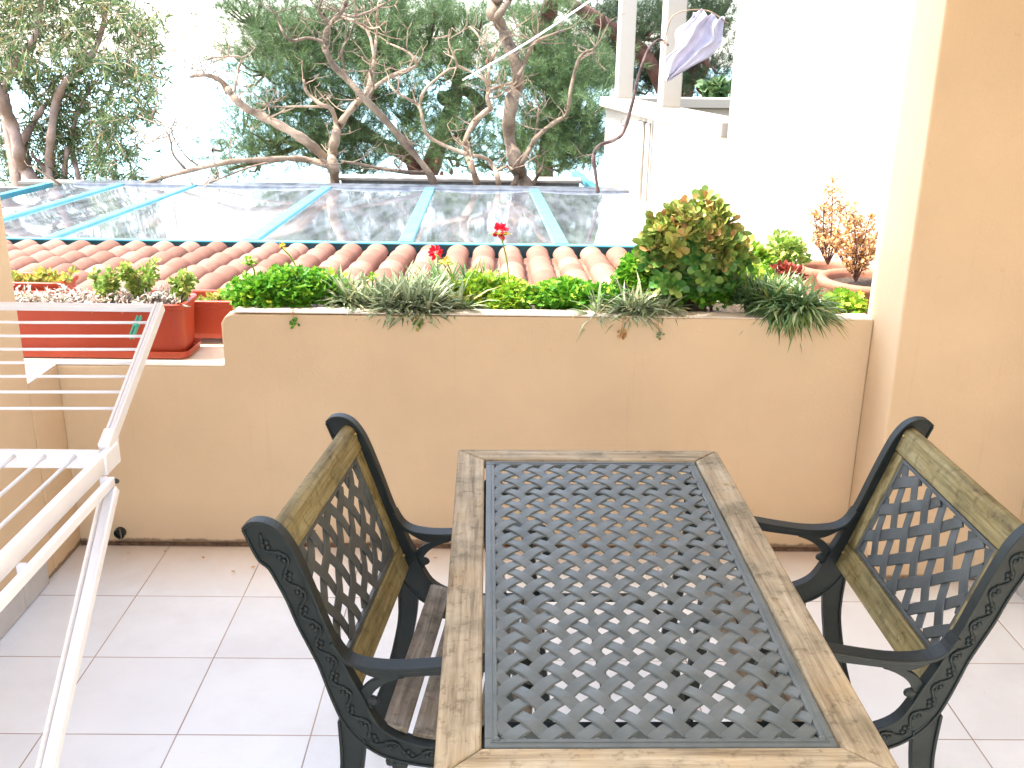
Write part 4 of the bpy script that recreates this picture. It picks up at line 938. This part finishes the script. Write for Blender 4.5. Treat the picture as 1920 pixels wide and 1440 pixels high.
# ------------------------------------------------------------------ white neighbouring house
nh = wroot('white_house', (2.1, 8, -3), label='white rendered neighbouring house with a walled terrace and square posts, glaring in the sun', cat='house')
A_ = Vector((1.40, 14.0, 0)); B_ = Vector((1.905, 8.56, 0)); dv = (B_-A_).normalized(); nv = Vector((dv.y, -dv.x, 0)); 
if nv.x > 0: nv = -nv
zc0 = .98
b = MB(); L_ = (B_-A_).length; mid = (A_+B_)/2
b.obox(mid-nv*.12+Vector((0, 0, (-3.2+zc0)/2)), dv, nv, Vector((0, 0, 1)), L_/2, .10, (zc0+3.2)/2)
b.obox(A_-nv*1.4+dv*.10+Vector((0, 0, (-3.2+zc0)/2)), nv, dv, Vector((0, 0, 1)), 1.25, .10, (zc0+3.2)/2)
b.build('terrace_wall', M['white'], nh, bevel=.01)
b = MB(); b.obox(mid-nv*.10+Vector((0, 0, zc0+.07)), dv, nv, Vector((0, 0, 1)), L_/2+.002, .17, .065); b.obox(A_-nv*1.56+dv*.10+Vector((0, 0, zc0+.07)), nv, dv, Vector((0, 0, 1)), 1.24, .18, .0645); b.build('terrace_coping', M['white'], nh, bevel=.012)
for t_, wd_ in ((.115, .10), (.545, .105)):
    p = A_+dv*L_*t_-nv*.12; b = MB(); b.obox(Vector((p.x, p.y, zc0+.137+.95)), dv, nv, Vector((0, 0, 1)), wd_, wd_, .95); b.build('post', M['white'], nh, bevel=.012)
b = MB(); b.box(1.885, 2.2, 3.9, 8.50, -3.2, 5.0); b.box(2.202, 7, 5.5, 8.40, -3.2, 4.98); b.build('wall', M['white'], nh, bevel=.01)
for t_, r_ in ((.40, .035), (.44, .05), (.50, .03)):
    p = A_+dv*L_*t_+nv*.03; b = MB(); b.tube([(p.x, p.y, -3.1), (p.x, p.y, zc0-.05)], r_, 12); b.build('downpipe', M['white'], nh, smooth=True)
# wires on the wall
def wire(name, pts, r, label, mat='bark_dark', cat='cable'):
    b = MB(); b.tube(smooth2([tuple(p) for p in pts], 5), r, 6); return tag(b.build(name, M[mat], smooth=True), label, cat)

wire('rope', [at(868, 150, 12.6), at(985, 82, 11.6), at(1112, -2, 10.4)], .010, 'taut white rope slanting up across the bare trees', 'rope', 'rope')
wire('cable', [at(1158, 285, 11.9), at(1185, 302, 11.2), at(1198, 320, 10.9)], .006, 'thin cable drooping on the white terrace wall', 'bark_pale')

# white sheet caught on a branch
sh_ = wroot('plastic_sheet', at(1305, 80, 8.9), label='translucent white plastic sheet hanging from a twig beside the terrace post', cat='plastic sheet')
edgeT = [(1290, 16), (1325, 22), (1345, 38), (1362, 40)]; b = MB()
outL = [(1300, 18), (1288, 40), (1268, 62), (1262, 92), (1250, 112), (1246, 150)]; outR = [(1362, 36), (1352, 62), (1357, 84), (1338, 96), (1312, 118), (1256, 152)]
nu = 22; oL = smooth2(outL, 4); oR = smooth2(outR, 4)
for i in range(21):
    for j in range(nu+1):
        t_ = j/nu; pl = oL[i]; pr = oR[i]; x = pl[0]*(1-t_)+pr[0]*t_+3*math.sin(i*.7+t_*5); y = pl[1]*(1-t_)+pr[1]*t_+(5*math.sin(t_*17+1) if i < 3 else 2*math.sin(t_*13+i*.6))
        fold = .05*math.sin(t_*13+i*.12)+.035*math.sin(t_*29+i*.35)+.03*mnoise.noise(Vector((t_*5, i*.4, 2)))
        b.v.append(at(x, y, 8.9+fold*(1-.5*i/20)))
for i in range(20):
    for j in range(nu): k = i*(nu+1)+j; b.f.append((k, k+1, k+nu+2, k+nu+1))
mps, t, bs = newmat('plastic_film'); bs.inputs['Base Color'].default_value = (.62, .60, .68, 1); bs.inputs['Roughness'].default_value = .35
tl_ = t.nodes.new('ShaderNodeBsdfTranslucent'); tl_.inputs[0].default_value = (.58, .56, .65, 1); mx = t.nodes.new('ShaderNodeMixShader'); mx.inputs[0].default_value = .4
t.links.new(bs.outputs[0], mx.inputs[1]); t.links.new(tl_.outputs[0], mx.inputs[2]); t.links.new(mx.outputs[0], t.nodes['Material Output'].inputs[0])
o = b.build('film', mps, sh_, smooth=True); sm = o.modifiers.new('s', 'SOLIDIFY'); sm.thickness = .004
b = MB(); b.tube(smooth2([tuple(at(x, y, 8.9)) for x, y in ((1243, 96), (1250, 60), (1262, 30), (1292, 19), (1326, 20), (1350, 33), (1366, 46))], 4), .006, 6); b.build('hoop', M['bark_fig'], sh_, smooth=True)

# ------------------------------------------------------------------ bare trees
def branch(b, pts, r0, r1, Y0, Y1, k=4, n=8, jit=0):
    P2 = smooth2([(x, y) for x, y in pts], k); m_ = len(P2); out_ = []; rad = []
    for i, (x, y) in enumerate(P2):
        t_ = i/(m_-1); Y = Y0+(Y1-Y0)*t_+.12*math.sin(i*.9+x*.05); out_.append(at(x, y, Y)); q = (r0+(r1-r0)*t_)*.76
        rad.append(q*(1+.16*math.sin(i*2.1+x)+random.uniform(-.08, .10)))
    b.tube(out_, rad, n, bump=.05); return out_, rad
def twigs(b, path, count, L, r, lvl=1):
    for _ in range(count):
        i = random.randrange(max(1, len(path)//3), len(path)); p = path[i]; d = Vector((random.gauss(0, 1), random.gauss(0, .8), random.gauss(.45, .7))).normalized()
        ll = L*random.uniform(.4, 1.2); q = [p]; cur = p; dd = d
        for s in range(4):
            dd = (dd+Vector((random.gauss(0, .28), random.gauss(0, .28), random.gauss(.12, .22)))).normalized(); cur = cur+dd*ll/4; q.append(cur)
        b.tube(q, [r, r*.85, r*.7, r*.55, r*.4], 5, bump=.1)
        if lvl: twigs(b, q[1:], 2, L*.45, r*.55, lvl-1)
def bare_tree(base_px, Y, trunks, label, group='bare pruned trees behind the glass roof', mat='bark_fig', tw=(6, .42, .009)):
    base = at(*base_px, Y); base.z = -3.2; root = wroot('bare_tree', base, label=label, cat='tree', group=group)
    b = MB(); bt = MB()
    for (pts, r0, r1, dY) in trunks:
        main = r0 > .05
        path, rad = branch(b if main else bt, pts, r0, r1, Y, Y+dY)
        if main and pts[0][1] > 335:
            f = Vector(path[0]); b.tube([Vector((base.x, base.y, -3.25)), Vector(((base.x+f.x)/2, f.y, (f.z-3.2)/2)), f+Vector((0, 0, .02))], [r0*1.5, r0*1.25, r0*1.05], 10, bump=.05)
        twigs(bt, path, tw[0], tw[1], tw[2])
    b.build('trunk', M[mat], root, smooth=True)
    bt.build('branches', M[mat], root, smooth=True)
    return root
bare_tree((628, 355), 13.2, [
    ([(628, 358), (626, 320), (622, 295), (628, 262), (633, 240)], .095, .075, -.1),
    ([(622, 312), (600, 287), (570, 262), (530, 238), (490, 217), (462, 203), (440, 184), (428, 168)], .078, .055, -.9),
    ([(430, 170), (412, 150), (385, 141), (356, 144)], .052, .022, -1.0), ([(440, 172), (447, 130), (452, 108), (420, 106), (385, 112), (365, 125)], .022, .008, -1.0),
    ([(425, 178), (405, 145), (360, 128), (340, 128)], .012, .005, -1.),
    ([(632, 245), (650, 215), (672, 190), (690, 172)], .07, .05, .3), ([(690, 172), (697, 140), (702, 118)], .05, .04, .3),
    ([(692, 170), (735, 142), (780, 123), (765, 98), (725, 80)], .04, .015, .5),
    ([(632, 242), (622, 205), (600, 195), (575, 172), (570, 150)], .05, .018, -.4), ([(700, 125), (706, 60), (709, 5)], .028, .014, .4),
    ([(702, 112), (690, 60), (655, 35), (640, 20)], .03, .012, .4),
    ([(618, 312), (580, 300), (540, 297), (485, 300), (433, 303), (367, 317), (290, 337), (240, 356), (200, 361), (133, 355), (100, 337), (63, 313)], .058, .014, -1.1),
    ([(349, 318), (325, 290), (319, 262), (303, 232), (280, 215)], .022, .009, -1.), ([(372, 310), (348, 292), (322, 250), (330, 225)], .016, .006, -1.0),
    ([(540, 299), (480, 310), (425, 330), (372, 352)], .02, .01, -.8), ([(635, 30), (670, 42), (700, 54), (725, 40)], .022, .012, .3),
    ([(318, 255), (290, 262), (268, 272)], .012, .006, -.9), ([(606, 200), (555, 200), (512, 200), (480, 192)], .022, .008, -.6)],
    'bare pale tree at left behind the glass roof, one long limb sweeping far left')
bare_tree((820, 355), 13.0, [
    ([(822, 358), (800, 318), (765, 275), (725, 228), (690, 192), (655, 153), (625, 122), (610, 92)], .062, .045, -.9),
    ([(610, 94), (611, 65), (622, 42), (640, 22), (650, 0)], .052, .03, -.9), ([(612, 80), (580, 71), (545, 76), (528, 55), (521, 32), (510, 20)], .03, .012, -.9),
    ([(620, 48), (598, 22), (606, -5)], .03, .018, -.9), ([(640, 25), (670, 30), (720, 8), (740, -5)], .022, .012, -.8),
    ([(795, 324), (753, 322), (683, 310), (640, 302)], .04, .02, -.2), ([(753, 320), (740, 300), (775, 285), (768, 262)], .016, .008, -.2),
    ([(690, 190), (700, 160), (694, 132)], .03, .02, -.5), ([(655, 150), (640, 100), (655, 70)], .022, .01, -.6)],
    'bare tree with a straight limb leaning up to the left, second from left', mat='bark_brown')
bare_tree((890, 355), 12.9, [
    ([(899, 358), (888, 323), (878, 293), (873, 262), (893, 225), (920, 203)], .062, .045, .2), ([(920, 203), (916, 172), (960, 155)], .04, .022, .2),
    ([(876, 290), (827, 270), (799, 250), (788, 205), (773, 190), (743, 173), (728, 155)], .036, .014, -.5), ([(787, 196), (797, 168), (837, 133), (857, 123), (842, 82), (843, 55)], .026, .010, -.6),
    ([(857, 123), (905, 147), (914, 170)], .02, .018, -.2), ([(914, 172), (917, 128), (920, 108), (893, 62), (880, 50)], .028, .012, .3), ([(922, 112), (940, 80), (968, 52)], .02, .009, .3),
    ([(935, 347), (930, 322), (912, 298), (885, 292)], .045, .03, -.1), ([(930, 322), (950, 312), (962, 318)], .025, .014, 0), ([(915, 185), (938, 178), (958, 160)], .02, .01, .2)],
    'thin crooked bare tree left of the thick dark trunk', tw=(6, .38, .008))
bare_tree((990, 355), 13.1, [
    ([(990, 358), (975, 325), (966, 300), (954, 250), (960, 187), (973, 142), (952, 80), (934, 38), (922, 22), (936, -8)], .128, .085, .2),
    ([(930, 35), (952, 5), (962, -15)], .06, .05, .2), ([(973, 142), (992, 98), (1007, 77), (1057, 57)], .045, .016, -.3), ([(1005, 80), (1008, 62)], .02, .012, -.2),
    ([(962, 350), (975, 315), (993, 280), (1007, 257), (1036, 232), (1063, 213), (1070, 168), (1087, 108), (1113, 92)], .05, .018, -1.1),
    ([(1004, 258), (1008, 225), (1011, 200)], .025, .014, -.6), ([(1085, 110), (1108, 100), (1118, 85)], .02, .01, -1.1), ([(1000, 345), (1012, 322), (1016, 312)], .04, .02, 0)],
    'thick brown bare tree trunk rising out of the top, right of the others', mat='bark_brown')
bare_tree((1120, 358), 11.4, [
    ([(1121, 360), (1116, 320), (1113, 293), (1123, 273), (1150, 263), (1170, 246), (1187, 187), (1197, 143), (1217, 92), (1237, 74), (1252, 84)], .030, .015, -2.3),
    ([(1114, 290), (1095, 292), (1078, 297)], .012, .006, -.2), ([(1237, 76), (1250, 50), (1258, 20)], .009, .005, -.3)],
    'slim dark crooked stem before the corner of the white terrace', group='dark stems by the terrace', mat='bark_dark', tw=(1, .2, .005))

# ------------------------------------------------------------------ left leafy tree
def leaf_tree():
    Y = 15.0; base = at(60, 420, Y); base.z = -3.3; root = wroot('leafy_tree', base, label='tall narrow leaved tree with several pinkish trunks at the far left', cat='tree')
    b = MB(); paths = []
    for pts, r0, r1, dY in (([(62, 372), (55, 330), (38, 300), (30, 258), (15, 215), (-6, 165), (-20, 90)], .15, .10, -.5), ([(68, 372), (52, 316), (44, 268), (60, 235), (84, 197)], .11, .05, .2),
                            ([(92, 372), (93, 300), (100, 220), (118, 160), (165, 115), (190, 60), (200, 0)], .10, .04, -.3), ([(118, 368), (123, 300), (133, 262), (150, 200), (180, 150)], .06, .03, .4),
                            ([(134, 366), (147, 336), (135, 280), (140, 220)], .07, .035, .3), ([(6, 175), (28, 118), (62, 78), (75, 20), (80, -30)], .08, .04, -.6),
                            ([(25, 372), (32, 330), (38, 275), (90, 190)], .05, .03, .4), ([(78, 372), (90, 330), (60, 290)], .05, .03, .0)):
        p_, _ = branch(b, pts, r0, r1, Y, Y+dY); paths.append(p_)
        f = p_[0]; b.tube([Vector((base.x+(f.x-base.x)*.5, f.y, -3.3)), f], [r0*1.3, r0*1.02], 9)
    b.build('trunk', M['bark_pink'], root, smooth=True)
    # leaf sprays
    n = 1900; cl = []
    while len(cl) < n:
        x = random.uniform(-90, 330); y = random.uniform(-130, 365)
        lim = 318-60*abs((y-90)/250)-(0 if y > 40 else (40-y)*.55)+18*math.sin(y*.05)
        if y > 200: lim = 300-(y-200)*.15
        if x > lim-random.random()**1.5*55: continue
        if mnoise.noise(Vector((x*.018, y*.018, 3))) < -.28: continue
        if x < 70 and y > 180 and random.random() < .5: continue
        cl.append((x, y, Y+random.gauss(0, .9) if not (x < 170 and y > 150) else Y+abs(random.gauss(.3, .7))))
    b2 = MB(); P_ = []; D_ = []
    for x, y, yy in cl:
        c_ = at(x, y, yy); d = Vector((random.gauss(0, .6), random.gauss(0, .6), random.gauss(-.2, .6))).normalized(); L = random.uniform(.22, .42)
        b2.tube([c_-d*L*.5, c_, c_+d*L*.5+Vector((0, 0, -.03))], [.006, .004, .002], 4, cap=False)
        for k in range(13):
            P_.append(c_+d*L*random.uniform(-.5, .5)); D_.append(d*.7+Vector((random.gauss(0, .6), random.gauss(0, .6), random.gauss(-.15, .6))))
    P_ = np.array(P_); D_ = np.array(D_); m_ = len(P_)
    leafmesh('crown', [leaves(NARROW[0], NARROW[1], P_, D_, rdir(m_, .4), rng.uniform(.10, .19, m_))], M['leaf_olive'], root)
    b2.build('twigs', M['bark_pale'], root)
leaf_tree()

# ------------------------------------------------------------------ pines
def needle_tufts(P_, D_, r, per, L):
    """P_: tuft centres, D_: shoot direction; brush of needles along each short shoot"""
    n = len(P_); idx = np.repeat(np.arange(n), per); t_ = rng.uniform(-.5, .5, (n*per, 1)); D = D_/np.linalg.norm(D_, axis=1, keepdims=True)
    base = P_[idx]+D[idx]*t_*r; u = rng.normal(size=(n*per, 3)); u /= np.linalg.norm(u, axis=1, keepdims=True)
    d = D[idx]*.9+u*.8; tv = [(-.018, 0, 0), (.018, 0, 0), (0, 1, 0)]
    return leaves(tv, [[0, 1, 2]], base, d, rdir(n*per), L*rng.uniform(.7, 1.15, n*per))
def pine(name, base, limbs, blobs, label, mat, n_tuft, per=34):
    root = wroot('pine_tree', base, label=label, cat='tree', group='pine trees beyond the glass roof'); b = MB()
    for pts, r0, r1, Y0, Y1 in limbs: branch(b, pts, r0, r1, Y0, Y1, n=10)
    P_, D_ = [], []; b2 = MB()
    tot = sum(bl[3]*bl[4] for bl in blobs)
    for (cx, cy, Y, rx, ry) in [(bl[0], bl[1], bl[2], bl[3], bl[4]) for bl in blobs]:
        k = int(n_tuft*rx*ry/tot); c_ = at(cx, cy, Y); sc = Y/F_PX
        hub = c_+Vector((0, .3, -ry*sc*.4))
        # a fan of boughs carries sub-clumps, tufts sit on these
        for q in range(max(2, k//26)):
            a = random.uniform(0, 6.28); rr_ = math.sqrt(random.random()); s_ = c_+Vector((math.cos(a)*rr_*rx*sc, random.gauss(0, .45), math.sin(a)*rr_*ry*sc))
            b2.tube([hub, (hub+s_)/2+Vector((0, 0, -.08)), s_], [.03, .02, .008], 5, cap=False)
            for w_ in range(26):
                o_ = Vector((random.gauss(0, .26), random.gauss(0, .26), random.gauss(.02, .13))); P_.append(s_+o_); D_.append((o_.x*1.2+random.gauss(0, .2), o_.y+random.gauss(0, .2), .35+random.gauss(0, .25)))
    P_ = np.array(P_); D_ = np.array(D_)
    b.build('trunk', M['bark_pine'], root, smooth=True); b2.build('boughs', M['bark_pine'], root)
    leafmesh('crown', [needle_tufts(P_, D_, .16, per, .16)], mat, root)
    return root
# big pine (middle)
pb = at(800, 420, 19); pb.z = -3.4
blobs = [(470, 20, 19, 60, 50), (530, 60, 18.5, 60, 50), (490, 120, 19, 50, 45), (560, 110, 18, 70, 60), (640, 60, 18.5, 80, 55), (720, 30, 19, 80, 50), (800, 60, 18.5, 70, 60), (560, 190, 18.5, 80, 45), (520, 250, 18.2, 80, 40),
         (600, 290, 18.5, 80, 35), (480, 300, 18.0, 50, 25), (400, 322, 18.2, 40, 12), (450, 225, 18.8, 28, 28), (690, 160, 18, 60, 50), (730, 110, 17.8, 70, 45), (760, 200, 18.4, 55, 40), (640, 240, 18.2, 60, 40), (690, 300, 18.6, 60, 28), (745, 280, 18.2, 40, 32), (855, 120, 18, 55, 50), (890, 60, 18.5, 50, 45),
         (860, 240, 17.6, 60, 40), (905, 300, 17.5, 50, 25), (840, 292, 18, 50, 18), (905, 180, 17.8, 45, 40), (390, 278, 18.4, 22, 14)]
pine('pine', pb, [([(790, 372), (770, 300), (700, 260), (620, 200), (560, 120), (520, 30)], .20, .09, 19.3, 18.8), ([(790, 360), (830, 250), (860, 150), (840, 40), (830, -60)], .22, .12, 19.2, 19.2),
                  ([(700, 262), (600, 262), (520, 290), (430, 318)], .10, .04, 19, 18.3), ([(830, 185), (870, 170), (900, 195), (880, 215)], .16, .10, 18.8, 18.4)], blobs, 'broad green pine filling the middle of the sky behind the bare trees', M['needle'], 9000, per=30)
pb2 = at(1080, 420, 17.5); pb2.z = -3.4
blobs = [(1010, 110, 17, 55, 60), (1060, 150, 16.5, 55, 45), (1090, 200, 16.5, 45, 45), (1030, 220, 16.8, 55, 40), (1060, 275, 16.6, 60, 32), (980, 260, 17, 40, 35), (1105, 120, 17.2, 35, 35), (1000, 30, 17.5, 45, 35), (1060, 305, 16.4, 60, 16),
         (1095, 240, 16.9, 30, 40)]
pine('pine', pb2, [([(1030, 372), (1020, 300), (1040, 200), (1010, 90), (1030, 20), (1045, -60)], .20, .13, 17.5, 16.5)], blobs, 'green pine boughs right of the thick bare trunk', M['needle'], 3200, per=34)
pb3 = at(1250, 420, 20); pb3.z = -3.4
blobs = [(1200, 50, 19, 60, 50), (1120, 40, 19.5, 45, 35), (1290, 40, 19, 60, 45), (1230, 140, 19.5, 60, 35), (1330, 10, 19, 40, 35), (1340, 110, 19.5, 30, 25), (1160, 130, 19.3, 40, 35), (1345, 160, 20, 25, 18), (1080, 90, 19.5, 30, 28), (1205, 168, 19.5, 30, 14), (1290, 150, 19.6, 30, 25)]
pine('pine', pb3, [([(1290, 372), (1270, 250), (1220, 120), (1140, 50), (1060, 0), (1000, -40)], .22, .12, 19.5, 17.8), ([(1270, 250), (1300, 130), (1330, 60), (1380, -20)], .18, .08, 19.5, 19.2),
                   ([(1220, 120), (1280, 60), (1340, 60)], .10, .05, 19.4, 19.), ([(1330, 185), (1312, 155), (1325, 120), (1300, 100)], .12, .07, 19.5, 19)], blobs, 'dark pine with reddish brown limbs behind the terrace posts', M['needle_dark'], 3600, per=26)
# cones
for x, y, lb in ((820, 302, 'brown pine cone, topmost of the cluster between the two left bare trees'), (828, 327, 'brown pine cone, lowest of the cluster above the glass roof'), (846, 322, 'brown pine cone, lower right of the cluster above the glass roof'),
                 (858, 308, 'brown pine cone, right end of the cluster above the glass roof'), (800, 318, 'brown pine cone beside the leaning bare trunk, left of the cluster'), (914, 116, 'single brown pine cone high beside the thick bare trunk'), (1062, 292, 'brown pine cone left of the white terrace corner')):
    c_ = at(x, y, 17.0); b = MB()
    b.lathe(c_, [(.001, -.05)]+[((.045-.006*abs(k-1.5))*(1 if q == 0 else .72), -.045+k*.02+q*.012) for k in range(5) for q in (0, 1)]+[(.001, .06)], 11)
    tag(b.build('pine_cone', M['cone'], smooth=False), lb, 'pine cone', 'pine cones hanging in the pines')
# shrubs on the slope behind the terrace
def shrub(px, py, Y, r, n, label):
    c_ = at(px, py, Y); root = wroot('shrub', (c_.x, c_.y, c_.z-r), label=label, cat='shrub', group='shrubs beyond the terrace'); u = rdir(n, .2); P_ = np.array(c_)[None]+u*r*rng.uniform(.5, 1.1, (n, 1))*[1.3, 1, .8]
    leafmesh('foliage', [leaves(LEAF_FLAT[0], LEAF_FLAT[1], P_, rdir(n), rdir(n, .5), rng.uniform(.10, .2, n))], M['far_green'], root)
    MB().tube([(c_.x, c_.y, c_.z), (c_.x, c_.y, -4)], .05, 6).build('stem', M['bark_dark'], root)
shrub(1343, 168, 17, .17, 300, 'small green shrub just behind the terrace coping')

# dry leaves on the floor
for x, y, lb in ((308, 1032, 'dark dry leaf at the top of the grout line near the drain'), (434, 1070, 'orange dry leaf just left of the left chair backrest'), (470, 1064, 'dry leaf touching the left chair backrest edge'), (384, 1046, 'dry leaf near the parapet midway from drain to chair'),
                 (245, 1034, 'dry leaf right under the drain spout'), (1735, 1080, 'dry leaf seen through the right chair backrest'), (812, 1045, 'dry brown leaf behind the left chair arm, by the table corner')):
    c_ = atZ(x, y, .006); s_ = random.uniform(.012, .022)
    V = leaves(LEAF_FLAT[0], LEAF_FLAT[1], [tuple(c_)], [(random.gauss(0, 1), random.gauss(0, 1), .05)], [(random.gauss(0, .3), random.gauss(0, .3), 1)], [s_])
    tag(leafmesh('dry_leaf', [V], M['leaf_dry']), lb, 'leaf', 'dry leaves on the floor tiles')

for o in roots:
    if '_world' in o: del o['_world']
